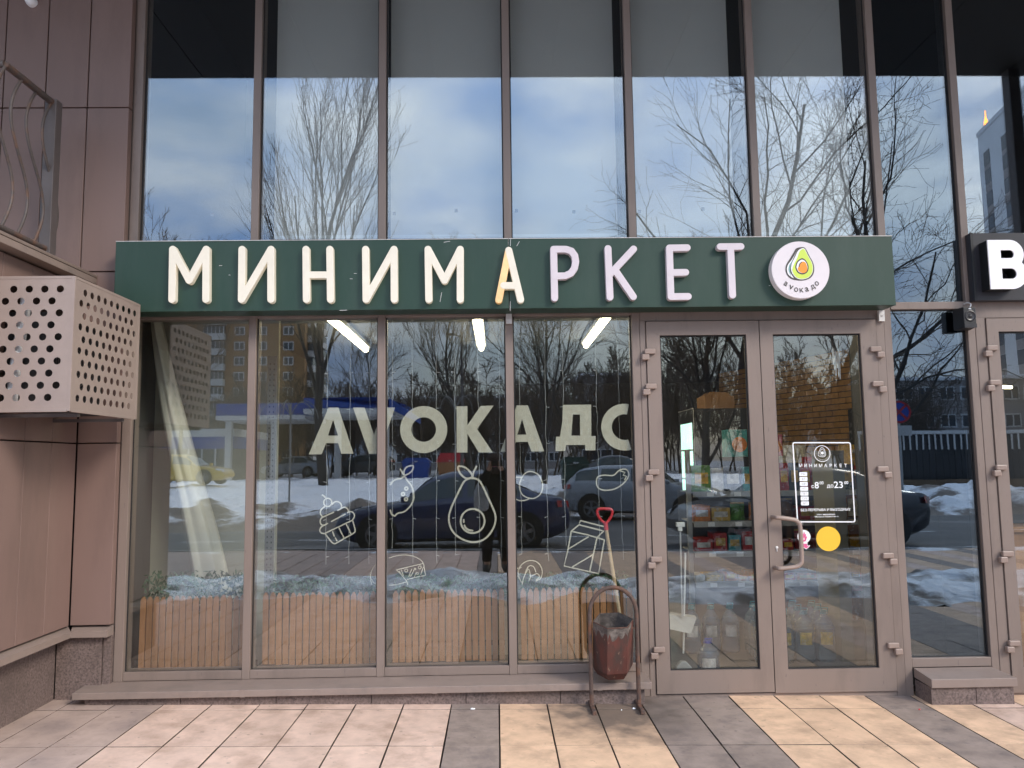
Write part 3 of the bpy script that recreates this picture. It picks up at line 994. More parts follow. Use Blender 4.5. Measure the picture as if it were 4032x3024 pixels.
# round badge with the avocado
def r11(x, y): return FX(2900 + x * 0.27125, 900 + y * 0.27125, -0.262)
cx, cz = r11(932, 598)
rr = 0.5 * (r11(1354, 600)[0] - r11(512, 600)[0])
b = MB(); b.disc((cx, cz), rr, -0.26, YS + 0.004, 64)
badge = b.build('badge', M['roundel'], sgn, bevel=0.003, smooth=True)
outer = [(930, 270), (985, 275), (1020, 320), (1060, 400), (1105, 480), (1128, 570), (1115, 660), (1060, 725), (970, 752), (880, 750), (800, 730), (740, 680), (712, 600), (725, 520), (780, 430), (830, 345), (865, 290)]
def shape(pts, y0, y1, key, name):
    b = MB(); b.prism([tuple(q) for q in cr([r11(*p) for p in pts], 4, True)], y0, y1)
    return b.build(name, M[key], badge)
def inset(pts, c, k): return [(c[0] + (p[0] - c[0]) * k, c[1] + (p[1] - c[1]) * k) for p in pts]
shape(outer, -0.2625, -0.2602, 'ink', 'avocado_outline')
shape([(880, 305), (850, 370), (800, 455), (745, 530), (732, 600), (755, 670), (830, 722), (790, 660), (768, 590), (790, 500), (835, 410)], -0.2635, -0.2626, 'white_vinyl', 'avocado_skin')
shape([(815, 460), (770, 520), (752, 590), (765, 640), (790, 690), (775, 600), (790, 520)], -0.2642, -0.2636, 'teal', 'avocado_skin_shade')
flesh = [(945, 288), (985, 292), (1010, 335), (1045, 405), (1090, 485), (1110, 570), (1095, 650), (1045, 712), (960, 738), (880, 725), (820, 670), (790, 590), (805, 500), (850, 410), (890, 325)]
shape(flesh, -0.2640, -0.2627, 'white_vinyl', 'avocado_rim')
flesh2 = [(950, 300), (983, 302), (1006, 340), (1040, 408), (1085, 488), (1104, 570), (1090, 648), (1042, 706), (960, 730), (886, 718), (832, 668), (808, 595), (835, 515), (880, 425), (912, 340)]
shape(flesh2, -0.2648, -0.2641, 'lime', 'avocado_flesh')
pito = [(945, 432), (1000, 460), (1038, 530), (1042, 590), (1020, 640), (960, 668), (890, 645), (858, 590), (852, 545), (880, 475)]
shape(pito, -0.2656, -0.2649, 'ink', 'pit_outline')
shape(inset(pito, (948, 555), 0.83), -0.2663, -0.2657, 'white_vinyl', 'pit_shine')
shape([(960, 480), (1000, 500), (1022, 560), (1015, 620), (965, 648), (905, 625), (885, 585), (905, 545), (930, 500)], -0.2670, -0.2664, 'pit', 'pit')
b = MB(); b.ribbon(cr([r11(905, 555), r11(915, 515), r11(942, 490)], 4), 0.006, -0.2678); b.build('pit_mark', M['ink'], badge)
b = MB()
for ch, x_, y_, a in (('a', 717, 802, -34), ('v', 793, 853, -20), ('о', 866, 886, -8), ('к', 944, 894, 3), ('a', 1022, 882, 12), ('д', 1112, 852, 24), ('о', 1166, 797, 36)):
    write(b, ch, r11(x_, y_), 0.0295 if ch != 'д' else 0.034, -0.2625, bold=0.012, rot=R(a))
b.build('badge_lettering', M['ink'], badge)
# scratches and bare fixing holes on the board
b = MB()
for (px, py, l, a) in ((869, 1046, 12, 0), (1399, 1077, 10, 0), (1383, 1098, 10, 0), (904, 1083, 6, 0), (1736, 1170, 40, 80), (2010, 955, 30, 88), (2009, 1205, 40, 88), (1760, 952, 26, 10), (2040, 960, 22, 60), (3030, 1125, 5, 0), (1352, 1222, 30, 2)):
    x_, z_ = FX(px, py, YS)
    dx, dz = l * 0.0016 * math.cos(R(a)), l * 0.0016 * math.sin(R(a))
    b.ribbon([(x_ - dx / 2, z_ - dz / 2), (x_, z_ + 0.0004), (x_ + dx / 2, z_ + dz / 2)], 0.0028, YS - 0.0012)
b.build('scratch_marks', M['brackets'], sgn)

# black neighbouring sign with a B
s8 = thing('black_sign', 'black sign board with big white letter B beside green sign', 'sign', (4.3, -0.1, 2.56))
b = MB(); b.box(3.300, 5.35, -0.062, -0.001, 2.585, 3.062); b.build('panel', M['black_sign'], s8, bevel=0.004)
b = MB(); b.box(3.298, 3.316, -0.068, -0.0625, 2.583, 3.064); b.build('panel_edge', M['black'], s8)
def keyhole(outer_, holes):
    poly = list(outer_)
    for hole in holes:
        best = min(((i, j) for i in range(len(poly)) for j in range(len(hole))), key=lambda ij: (poly[ij[0]][0] - hole[ij[1]][0]) ** 2 + (poly[ij[0]][1] - hole[ij[1]][1]) ** 2)
        i, j = best
        poly = poly[:i + 1] + hole[j:] + hole[:j + 1] + poly[i:]
    return poly
bx = FX(3888, 945, -0.16)[0]
bz0, bz1 = FX(3905, 1138, -0.16)[1], FX(3888, 945, -0.16)[1]
hm = (bz0 + bz1) / 2 + 0.008
def arcp(cx_, cz_, rx, rz, a0, a1, n=10): return [(cx_ + rx * math.cos(a0 + (a1 - a0) * i / n), cz_ + rz * math.sin(a0 + (a1 - a0) * i / n)) for i in range(n + 1)]
def letter_b(y0, y1):
    q = MB(); th = 0.07
    q.box(bx, bx + 0.085, y0, y1, bz0, bz1)
    for (za, zb_, r_in) in ((bz0, hm + 0.035, 0), (hm - 0.035, bz1, 1)):
        c_ = (bx + 0.150, (za + zb_) / 2); ro = (zb_ - za) / 2
        q.ring(c_, ro, ro - th, y0 + 0.0006 * r_in, y1, 24, -math.pi / 2, math.pi / 2, 1.0 if r_in == 0 else 0.95)
    q.box(bx + 0.085, bx + 0.150, y0 + 0.0003, y1, bz0, bz0 + th); q.box(bx + 0.085, bx + 0.150, y0 + 0.0003, y1, bz1 - th, bz1); q.box(bx + 0.085, bx + 0.150, y0 + 0.0003, y1, hm - 0.035, hm + 0.035)
    return q
M['lit_white'] = mat('lit_white_face', (0.85, 0.83, 0.86), 0.4, 0.02, emit=(1.0, 0.96, 1.0), estr=0.10)
lb = letter_b(-0.160, -0.150).build('letter', M['lit_white'], s8)
letter_b(-0.1492, -0.0625).build('letter_return', M['black'], lb)

# loudspeaker under the black sign
sp = thing('loudspeaker', 'small black loudspeaker box with round cone under the black sign', 'loudspeaker', (3.23, -0.06, 2.387))
sx0, sx1, sz0, sz1 = 3.193, 3.281, 2.387, 2.534
b = MB(); b.addf([(sx0, -0.10, sz0 + 0.004), (sx1, -0.094, sz0 + 0.01), (sx1 + 0.004, -0.003, sz0), (sx0 - 0.020, -0.003, sz0), (sx0, -0.10, sz1), (sx1, -0.094, sz1), (sx1 + 0.004, -0.003, sz1), (sx0 - 0.020, -0.003, sz1)],
     [(0, 3, 2, 1), (4, 5, 6, 7), (0, 1, 5, 4), (1, 2, 6, 5), (2, 3, 7, 6), (3, 0, 4, 7)])
b.build('cabinet', M['black'], sp, bevel=0.004)
b = MB(); b.lathe([(0.037, 0.0), (0.037, 0.006), (0.033, 0.007), (0.029, 0.002), (0.014, -0.002), (0.012, 0.003), (0.006, 0.007), (0.0, 0.008)], (3.239, -0.097, 2.473), 28, 'y'); b.build('cone', M['cone'], sp, smooth=True)
b = MB(); b.box(3.229, 3.246, -0.102, -0.0985, 2.519, 2.524); b.build('badge', M['white_vinyl'], sp)
b = MB(); b.box(sx0 + 0.003, sx1 - 0.003, -0.1025, -0.096, 2.392, 2.420); b.build('port', M['cone'], sp)
b = MB(); b.tube(cr([(3.262, -0.06, 2.534), (3.275, -0.055, 2.562), (3.268, -0.03, 2.578), (3.255, -0.006, 2.572)], 4), 0.004, 8); b.build('cable', M['brackets'], sp, smooth=True)
# ------------------------------------------------------------------ writing and drawings painted inside the window glass
YP = 0.0475
def r5(x, y): return FX(1200 + x * 0.63291, 1150 + y * 0.63291, YP)
def r14(x, y): return FX(1200 + x * 0.36166, 1800 + y * 0.36166, YP)
def r8(x, y): return FX(1300 + x * 0.63291, 1974 + y * 0.63291, YP)
word = thing('painted_word', 'cream capital letters spelling AVOKADO painted across three window panes', 'lettering', (0.0, YP, 1.30))
def glyph(poly, holes=()):
    P = [r5(*p) for p in poly]
    Hs = [[r5(*p) for p in h] for h in holes]
    b = MB(); b.prism(keyhole(P, Hs) if Hs else P, YP, YP + 0.0006)
    return b.build('letter', M['paint'], word)
glyph([(25, 1010), (148, 718), (209, 718), (303, 1005), (228, 1006), (207, 940), (133, 940), (105, 1009)], [[(176, 796), (145, 893), (207, 893)]])
glyph([(300, 718), (372, 718), (431, 888), (488, 718), (562, 718), (462, 1006), (400, 1006)])
def oring(cx_, cy_, ro, ri, a0=0.0, a1=2 * math.pi):
    c = r5(cx_, cy_)
    s_ = 0.63291 * (CAMD + YP) / FPX
    b = MB(); b.ring(c, ro * s_, ri * s_, YP, YP + 0.0006, 48, a0, a1)
    return b.build('letter', M['paint'], word)
oring(740, 855, 146, 76)
glyph([(945, 711), (1012, 710), (1012, 828), (1095, 708), (1175, 706), (1072, 852), (1170, 998), (1083, 998), (1012, 882), (1012, 998), (945, 998)])
glyph([(1218, 993), (1318, 705), (1388, 705), (1490, 991), (1410, 992), (1388, 932), (1314, 933), (1293, 993)], [[(1352, 790), (1322, 887), (1379, 887)]])
glyph([(1606, 702), (1782, 700), (1783, 896), (1810, 896), (1808, 985), (1746, 985), (1744, 951), (1626, 951), (1620, 988), (1560, 990), (1563, 900), (1588, 899), (1603, 800)], [[(1668, 762), (1659, 893), (1713, 893), (1712, 762)]])
oring(1990, 840, 146, 80, R(78), R(285))

def drawing(name, label, strokes, fn, wd=0.0105, discs=()):
    t = MB()
    y = YP
    for i, (pts, sm, closed) in enumerate(strokes):
        P = [fn(*p) for p in pts]
        if sm: P = [tuple(q) for q in cr(P, 5, closed)]
        t.ribbon(P, wd, YP + 0.0002 + 0.0003 * (i % 7), closed)
    for (cx_, cy_, r_) in discs:
        c = fn(cx_, cy_); rr_ = abs(fn(cx_ + r_, cy_)[0] - c[0])
        t.ring(c, rr_ + wd * 0.5, rr_ - wd * 0.5, YP, YP + 0.0005, 32)
    return t.build(name, M['paint'], label=label, cat='drawing', group='white drawings painted on the shop windows')
L_ = lambda *p: (list(p), False, False)
C_ = lambda *p: (list(p), True, False)
O_ = lambda *p: (list(p), True, True)
drawing('painted_cupcake', 'white outline of a cupcake painted on the window under the letter A',
        [L_((190, 412), (205, 420), (222, 437)), C_((215, 540), (178, 572), (170, 612), (190, 645), (215, 645)), L_((215, 645), (265, 622), (315, 600)),
         C_((215, 645), (180, 665), (167, 700), (180, 735), (210, 742)), L_((210, 742), (248, 722)), C_((210, 742), (175, 765), (163, 800), (180, 825), (212, 833)),
         L_((212, 833), (360, 763), (522, 685)), C_((300, 512), (325, 488), (360, 485), (390, 505), (400, 535), (390, 562), (358, 580)),
         C_((395, 560), (430, 545), (462, 560), (475, 590), (465, 605)), C_((465, 605), (500, 592), (533, 612), (540, 645), (520, 685)), L_((290, 700), (365, 660), (440, 620)),
         C_((222, 835), (260, 885), (295, 928), (322, 942), (350, 932), (440, 880), (530, 828), (548, 800), (535, 740), (520, 690)),
         L_((302, 812), (320, 860)), L_((332, 880), (350, 912)), L_((372, 768), (408, 842)), L_((415, 855), (430, 888)), L_((452, 732), (488, 800)), L_((490, 812), (506, 842))], r14, 0.0092, [(250, 493, 44)])
drawing('painted_pear', 'white half outline of a fruit with three dots and leaf painted on window',
        [C_((932, 300), (965, 258), (1010, 238), (1050, 233), (1072, 215), (1095, 218), (1112, 250), (1135, 278)), C_((1138, 280), (1165, 320), (1184, 390), (1184, 460), (1150, 530), (1085, 592), (1010, 612), (980, 640), (945, 618), (930, 578)),
         L_((1075, 192), (1058, 160), (1040, 130)), O_((1085, 195), (1082, 150), (1112, 106), (1178, 94), (1172, 140), (1150, 165), (1120, 185))], r14, 0.0105, [(1105, 342, 16), (1070, 402, 16), (1103, 457, 16)])
drawing('painted_avocado', 'large cream outline of a halved avocado with pit and leaves on window',
        [O_((1830, 229), (1895, 252), (1945, 330), (1988, 425), (2042, 540), (2077, 640), (2066, 740), (2010, 842), (1930, 906), (1830, 926), (1730, 900), (1640, 842), (1585, 760), (1569, 660), (1592, 560), (1640, 450), (1688, 350), (1728, 275), (1770, 240)),
         O_((1755, 230), (1690, 175), (1670, 103), (1740, 110), (1800, 160), (1822, 215)), L_((1825, 225), (1838, 160), (1870, 100)),
         C_((1738, 742), (1752, 770), (1785, 793), (1828, 800)), L_((1730, 682), (1731, 708))], r14, 0.0125, [(1828, 695, 130)])
drawing('painted_cheese_wheel', 'thin white outline of a cut cheese wheel painted above the fence',
        [C_((790, 1155), (742, 1208), (716, 1290), (726, 1388)), C_((726, 1325), (755, 1370), (795, 1388)), C_((920, 1098), (1000, 1074), (1100, 1065), (1200, 1086), (1268, 1125), (1294, 1165)),
         L_((1294, 1160), (1305, 1230), (1315, 1288)), L_((1315, 1288), (1210, 1308), (1118, 1332)), L_((998, 1228), (1150, 1190), (1292, 1158)), L_((998, 1228), (1060, 1290), (1110, 1350), (1121, 1392)),
         L_((920, 1396), (1000, 1388)), L_((1012, 1384), (1110, 1358)), L_((1028, 1240), (1050, 1272)), L_((1050, 1226), (1075, 1292)), L_((1130, 1300), (1165, 1220)), L_((1160, 1290), (1200, 1205)), L_((1195, 1300), (1215, 1250)), L_((1262, 1280), (1292, 1195))],
        r14, 0.0050, [(1104, 1234, 16), (1252, 1200, 16), (1205, 1220, 6), (1228, 1268, 10), (1150, 1290, 8)])
drawing('painted_eggs', 'white outline of two overlapping round eggs painted on the window',
        [O_((1408, 1116), (1455, 1138), (1480, 1195), (1470, 1250), (1435, 1280), (1395, 1282), (1352, 1258), (1335, 1205), (1350, 1155), (1375, 1125)), C_((1310, 1152), (1335, 1152), (1352, 1156)), C_((1310, 1286), (1335, 1297), (1370, 1296), (1398, 1284))], r5, 0.0078)
drawing('painted_aubergine', 'white outline of an aubergine with zigzag cap painted beside the door',
        [O_((1815, 1190), (1822, 1152), (1860, 1139), (1920, 1140), (1958, 1108), (2000, 1104), (2016, 1140), (1985, 1188), (1930, 1224), (1870, 1233), (1830, 1221)), L_((1962, 1112), (1992, 1122), (1981, 1140), (2002, 1146), (1990, 1168))], r5, 0.0085)
drawing('painted_milk_carton', 'cream outline of a milk carton painted next to the red shovel',
        [L_((1557, 120), (1700, 156)), L_((1557, 120), (1548, 146), (1692, 182)), L_((1548, 146), (1500, 186), (1480, 300), (1455, 402), (1670, 450), (1685, 360), (1706, 240)),
         L_((1500, 186), (1600, 208), (1660, 226), (1706, 240)), L_((1660, 226), (1615, 437)), L_((1480, 298), (1606, 221)), L_((1508, 408), (1637, 330)), L_((1660, 226), (1702, 184))], r8, 0.0090)
drawing('painted_mushrooms', 'thin white outline of mushrooms painted above the fence near the door',
        [C_((1175, 482), (1172, 430), (1195, 390), (1240, 368), (1290, 380), (1318, 425), (1312, 475), (1280, 496)), C_((1195, 516), (1206, 470), (1233, 422), (1246, 465), (1238, 492)), C_((1215, 440), (1236, 404), (1265, 406), (1280, 440)),
         C_((1248, 466), (1288, 450), (1302, 470), (1282, 490)), C_((1175, 470), (1185, 495), (1195, 505)), C_((1104, 516), (1128, 472), (1168, 466)), L_((1150, 420), (1190, 412))], r8, 0.0062)

# ------------------------------------------------------------------ stickers on the door glass
YD = 0.0112
def rd(x, y): return FX(3100 + x * 0.33144, 1700 + y * 0.33144, YD)
dk = thing('opening_hours_decal', 'white framed opening hours decal with days of the week on the door', 'decal', (2.2, YD, 1.08))
KX = abs(rd(1100, 600)[0] - rd(100, 600)[0]) / 1000     # metres per pixel of that crop
def rrect(p, n=5, rad=22):
    o_ = []
    for (cx_, cy_, a0) in ((p[0] + rad, p[1] + rad, 180), (p[2] - rad, p[1] + rad, 270), (p[2] - rad, p[3] - rad, 0), (p[0] + rad, p[3] - rad, 90)):
        for i in range(n + 1):
            a = R(a0 + 90 * i / n); o_.append((cx_ + rad * math.cos(a), cy_ + rad * math.sin(a)))
    return o_
def skew(x, y): return (x + (y - 130) * 0.060, y)
b = MB(); b.ribbon([rd(*skew(*p)) for p in rrect((66, 130, 748, 1070))], 0.0082, YD, True); b.build('border', M['white_vinyl'], dk)
b = MB(); c0 = rd(414, 260); b.ring(c0, 97 * KX, 90 * KX, YD - 0.0003, YD, 44)
b.ribbon([tuple(q) for q in cr([rd(*p) for p in ((405, 188), (432, 200), (450, 240), (458, 270), (440, 295), (405, 297), (372, 285), (368, 255), (385, 220))], 4, True)], 0.0030, YD, True)
b.ribbon([tuple(q) for q in cr([rd(*p) for p in ((415, 205), (440, 245), (440, 280), (410, 285), (388, 265), (395, 230))], 4, True)], 0.0026, YD - 0.0003, True)
b.disc(rd(416, 252), 17 * KX, YD - 0.0006, YD - 0.0002, 20)
for i, ch in enumerate('аvокадо'):
    a = R(-45 + 15 * i); write(b, ch, (c0[0] + 73 * KX * math.sin(a), c0[1] - 73 * KX * math.cos(a)), 0.0052, YD - 0.0003, 0.02, rot=a)
b.build('logo', M['white_vinyl'], dk)
b = MB()
for i, ch in enumerate('МИНИМАРКЕТ'):
    write(b, ch, rd(158 + i * 59.5, 401), 50 * KX * 0.80, YD, 0.018)
b.build('title', M['white_vinyl'], dk)
days = MB(); dtx = MB()
for i, d_ in enumerate(('ПН', 'ВТ', 'СР', 'ЧТ', 'ПЯТ', 'СУБ', 'ВС')):
    cx_, cy_ = 189 + i * 3.4, 504 + i * 57.8
    days.prism([rd(*p) for p in rrect((cx_ - 47, cy_ - 24, cx_ + 47, cy_ + 24), 3, 8)], YD - 0.0004, YD)
    write(dtx, d_, rd(cx_, cy_), 24 * KX, YD - 0.0006, 0.0)
days.build('day_tags', M['white_vinyl'], dk); dtx.build('day_names', M['grey_ink'], dk)
b = MB()
write(b, 'с', rd(302, 652), 36 * KX, YD, 0.012); write(b, '8', rd(350, 635), 78 * KX, YD, 0.012); write(b, '00', rd(406, 608), 36 * KX, YD, 0.014)
write(b, 'до', rd(510, 650), 46 * KX, YD, 0.012, width=78 * KX); write(b, '23', rd(607, 630), 78 * KX, YD, 0.012, width=108 * KX); write(b, '00', rd(700, 605), 36 * KX, YD, 0.014)
b.build('hours', M['white_vinyl'], dk)
b = MB(); write(b, 'БЕЗ ПЕРЕРЫВА И ВЫХОДНЫХ', rd(457, 928), 36 * KX, YD, 0.02, width=590 * KX, rot=0.004); b.build('note', M['white_vinyl'], dk)
b = MB(); write(b, 'ИНН  480256995653', rd(460, 983), 17 * KX, YD, 0.02, width=215 * KX); write(b, 'г Москва ул Корабельная 10', rd(462, 1010), 19 * KX, YD, 0.02, width=290 * KX); b.build('small_print', M['white_vinyl'], dk)
b = MB(); b.disc(rd(488, 1272), 142 * KX, YD - 0.0008, YD, 56); b.build('round_sticker', M['yellow_vinyl'], label='plain yellow round sticker on the right door glass', cat='sticker')
st = thing('age_limit_sticker', 'small white sticker with pink raised hand beside the door handle', 'sticker', (rd(200, 1270)[0], YD, rd(200, 1400)[1]))
b = MB(); b.disc(rd(198, 1245), 77 * KX, YD - 0.0004, YD, 36); b.prism([rd(*p) for p in ((158, 1310), (238, 1310), (240, 1352), (276, 1350), (228, 1398), (166, 1362))], YD - 0.0003, YD); b.build('backing', M['white_vinyl'], st)
b = MB(); b.prism([rd(*p) for p in ((165, 1300), (156, 1240), (160, 1215), (172, 1225), (172, 1200), (184, 1198), (190, 1222), (194, 1195), (206, 1196), (208, 1225), (214, 1212), (222, 1216), (220, 1250), (230, 1240), (236, 1248), (218, 1300), (192, 1308))], YD - 0.0008, YD - 0.0005)
b.prism([rd(*p) for p in ((166, 1328), (236, 1330), (234, 1358), (262, 1356), (228, 1388), (176, 1362))], YD - 0.0008, YD - 0.0005); b.build('hand', M['pink_vinyl'], st)
b = MB(); write(b, '18', rd(192, 1272), 26 * KX, YD - 0.0010, 0.01); b.build('number', M['white_vinyl'], st)

# ------------------------------------------------------------------ litter bin
bn = thing('litter_bin', 'rusty dark red hexagonal litter bin hanging in an arched tube stand', 'bin', (0.728, -0.255, g(0.72)))
def pt(z): return z
zg = g(0.72)
b = MB()
for xx in (0.576, 0.872):
    b.box(xx - 0.012, xx + 0.012, -0.395, -0.12, zg + 0.0, zg + 0.024)
b.build('foot', M['rust'], bn, bevel=0.002)
ac = (0.724, 0.565)
pts = [(0.576, -0.255, zg + 0.02), (0.576, -0.255, 0.3), (0.576, -0.255, ac[1])]
pts += [(ac[0] - 0.148 * math.cos(a), -0.255, ac[1] + 0.160 * math.sin(a)) for a in [math.pi * i / 18 for i in range(1, 18)]]
pts += [(0.872, -0.255, ac[1]), (0.872, -0.255, 0.3), (0.872, -0.255, zg + 0.02)]
b = MB(); b.tube(pts, 0.0135, 10); b.build('arch', M['rust'], bn, smooth=True)
b = MB(); b.tube([(0.576, -0.255, 0.47), (0.872, -0.255, 0.47)], 0.006, 8)
b.build('pivot_rod', M['rust'], bn)
hexo = [R(a) for a in (186, 246, 304, 6, 66, 124)]
tilt = Matrix.Rotation(R(13), 3, 'X')
def hexring(r, z): return [Vector((0.724, -0.26, 0.522)) + tilt @ Vector((r * math.cos(a), r * 0.98 * math.sin(a), z)) for a in hexo]
b = MB()
rings = [(0.131, 0.0), (0.130, -0.30), (0.102, -0.35)]
vs = []
for r_, z_ in rings: vs += hexring(r_, z_)
fs = []
for i in range(2):
    for j in range(6):
        j2 = (j + 1) % 6
        fs.append((i * 6 + j, (i + 1) * 6 + j, (i + 1) * 6 + j2, i * 6 + j2))
fs.append(tuple(range(12, 18)))
b.addf(vs, [f[::-1] for f in fs])
bk = b.build('bucket', M['binred'], bn)
b = MB()
vs = hexring(0.1255, 0.0) + hexring(0.1215, -0.28)
b.addf(vs, [(j, (j + 1) % 6, 6 + (j + 1) % 6, 6 + j) for j in range(6)] + [tuple(range(6, 12))]); b.build('bucket_lining', M['bingrime'], bk)
b = MB(); rm = hexring(0.128, 0.0); b.tube(rm + [rm[0]], 0.0028, 6, False); b.build('rim', M['rust'], bk)
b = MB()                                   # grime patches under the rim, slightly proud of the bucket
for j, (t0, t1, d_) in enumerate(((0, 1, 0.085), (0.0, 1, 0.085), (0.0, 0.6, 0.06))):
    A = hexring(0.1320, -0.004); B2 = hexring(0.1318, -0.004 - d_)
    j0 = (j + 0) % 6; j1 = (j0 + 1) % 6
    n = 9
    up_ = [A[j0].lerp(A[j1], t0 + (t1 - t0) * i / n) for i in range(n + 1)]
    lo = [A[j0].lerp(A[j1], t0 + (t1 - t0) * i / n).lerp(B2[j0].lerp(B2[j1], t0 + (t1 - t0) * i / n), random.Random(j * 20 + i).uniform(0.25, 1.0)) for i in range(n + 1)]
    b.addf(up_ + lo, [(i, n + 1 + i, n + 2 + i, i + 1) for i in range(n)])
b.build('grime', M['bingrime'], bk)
# litter around the bin
lit_rng = random.Random(5)
for (px, py, l_, lab, key) in ((2297, 2762, 0.018, 'white crumpled paper scrap beside the bin foot', 'white_vinyl'), (2497, 2791, 0.03, 'white cigarette end beside the right bin foot', 'white_vinyl'),
                               (2447, 2797, 0.012, 'tiny white paper scrap in front of the bin', 'white_vinyl'), (1862, 2792, 0.035, 'thin clear plastic scrap on the grey slab', 'white_vinyl'),
                               (450, 2761, 0.02, 'small red bottle cap by the left end of the sill', 'red_plastic'), (3620, 2795, 0.018, 'small red plastic scrap near the narrow sill', 'red_plastic'), (3526, 2736, 0.010, 'tiny white crumb by the right door jamb', 'white_vinyl')):
    d_ = ray(px, py); kk = CAMH / -d_.z
    for _ in range(3): kk = (g(d_.x * kk) - CAMH) / d_.z
    x_, y_ = d_.x * kk, kk - CAMD
    b = MB(); z_ = g(x_) + 0.0005
    n = 7
    ring_ = [(x_ + l_ * 0.5 * math.cos(6.283 * i / n) * lit_rng.uniform(0.6, 1), y_ + l_ * 0.35 * math.sin(6.283 * i / n) * lit_rng.uniform(0.6, 1)) for i in range(n)]
    b.addf([(p[0], p[1], z_) for p in ring_] + [(x_ + (p[0] - x_) * 0.6, y_ + (p[1] - y_) * 0.6, z_ + 0.006 * lit_rng.uniform(0.5, 1.2)) for p in ring_],
           [tuple(range(n, 2 * n))] + [(i, (i + 1) % n, n + (i + 1) % n, n + i) for i in range(n)])
    b.build('litter', M[key], label=lab, cat='litter')

# ------------------------------------------------------------------ inside the shop
def struct(name, x0, x1, y0, y1, z0, z1, key):
    b = MB(); b.box(x0, x1, y0, y1, z0, z1); return b.build(name, M[key], kind='structure')
struct('interior_floor', -2.7, 7.0, 0.10, 9.4, -0.06, -0.014, 'int_floor')
struct('interior_ceiling', -2.7, 7.0, 0.131, 9.4, 2.96, 3.10, 'int_ceil')
struct('interior_wall', -2.6, 7.0, 9.2, 9.35, -0.02, 2.98, 'int_wall')
struct('interior_wall', -2.75, -2.595, 0.10, 9.3, -0.02, 2.98, 'int_wall')
struct('interior_wall', 6.9, 7.05, 0.1, 9.3, -0.02, 2.98, 'int_wall')
struct('interior_wall', 2.70, 2.72, 0.131, 0.56, -0.02, 2.98, 'int_wall')
struct('interior_wall', 2.71, 6.95, 0.55, 0.60, -0.02, 2.98, 'dark_int')
struct('interior_wall', 3.29, 3.31, 0.131, 0.56, -0.02, 2.98, 'dark_int')
# upper storey: dark room
struct('interior_wall', -2.8, 7.1, 2.6, 2.7, 3.09, 5.56, 'upper_dark')
struct('interior_wall', 6.95, 7.05, 0.1, 2.65, 3.09, 5.56, 'upper_dark')
struct('interior_wall', -2.75, -2.57, 0.121, 2.65, 3.09, 5.56, 'upper_dark')
struct('interior_floor', -2.6, 7.0, 0.14, 2.6, 3.101, 3.11, 'upper_dark')
# roller blinds behind five of the upper panes
for i, (a, b_) in enumerate(((-1.56, -0.79), (-0.735, 0.085), (0.135, 0.885), (0.985, 1.73), (1.865, 2.575))):
    t = MB()
    t.box(a, b_, 0.150, 0.153, 3.14, 5.40)
    lab = ('light grey roller blind in the upper window beside the bare leftmost one', 'light grey roller blind above the letters ИМ of the green sign', 'light grey roller blind above the letter A of the green sign',
           'light grey roller blind above the letters КЕ of the green sign', 'light grey roller blind in the upper window above the avocado badge')[i]
    r_ = t.build('roller_blind', M['blind'], label=lab, cat='blind', group='roller blinds behind the upper windows')
    t = MB(); t.tube([(a, 0.16, 5.44), (b_, 0.16, 5.44)], 0.03, 12); t.build('roller', M['lampbody'], r_, smooth=True)
    t = MB(); t.box(a, b_, 0.146, 0.157, 3.115, 3.139); t.build('bottom_bar', M['lampbody'], r_)

# partition panel, and a slanting streak of light shaped as a pale roll
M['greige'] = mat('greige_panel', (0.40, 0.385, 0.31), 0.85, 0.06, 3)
M['cream'] = mat('streak_cream', (0.66, 0.63, 0.52), 0.8, 0.04, 3)  # streak of light put into the colour, paler than the panel
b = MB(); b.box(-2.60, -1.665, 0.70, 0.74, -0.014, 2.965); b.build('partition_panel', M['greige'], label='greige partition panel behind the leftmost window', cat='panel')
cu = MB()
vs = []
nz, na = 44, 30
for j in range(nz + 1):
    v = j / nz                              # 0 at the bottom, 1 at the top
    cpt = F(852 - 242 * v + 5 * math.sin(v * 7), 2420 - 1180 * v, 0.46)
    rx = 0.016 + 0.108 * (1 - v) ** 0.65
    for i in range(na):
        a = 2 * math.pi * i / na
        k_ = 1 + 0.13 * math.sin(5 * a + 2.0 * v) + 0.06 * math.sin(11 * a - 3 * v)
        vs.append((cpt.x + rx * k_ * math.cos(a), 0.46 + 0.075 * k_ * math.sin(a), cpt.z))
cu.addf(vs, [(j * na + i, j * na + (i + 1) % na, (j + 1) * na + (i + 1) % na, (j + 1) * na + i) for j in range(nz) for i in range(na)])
cu.build('streak_roll', M['cream'], label='cream slanting roll standing in for a streak of light behind the leftmost window', cat='streak_roll', smooth='all')

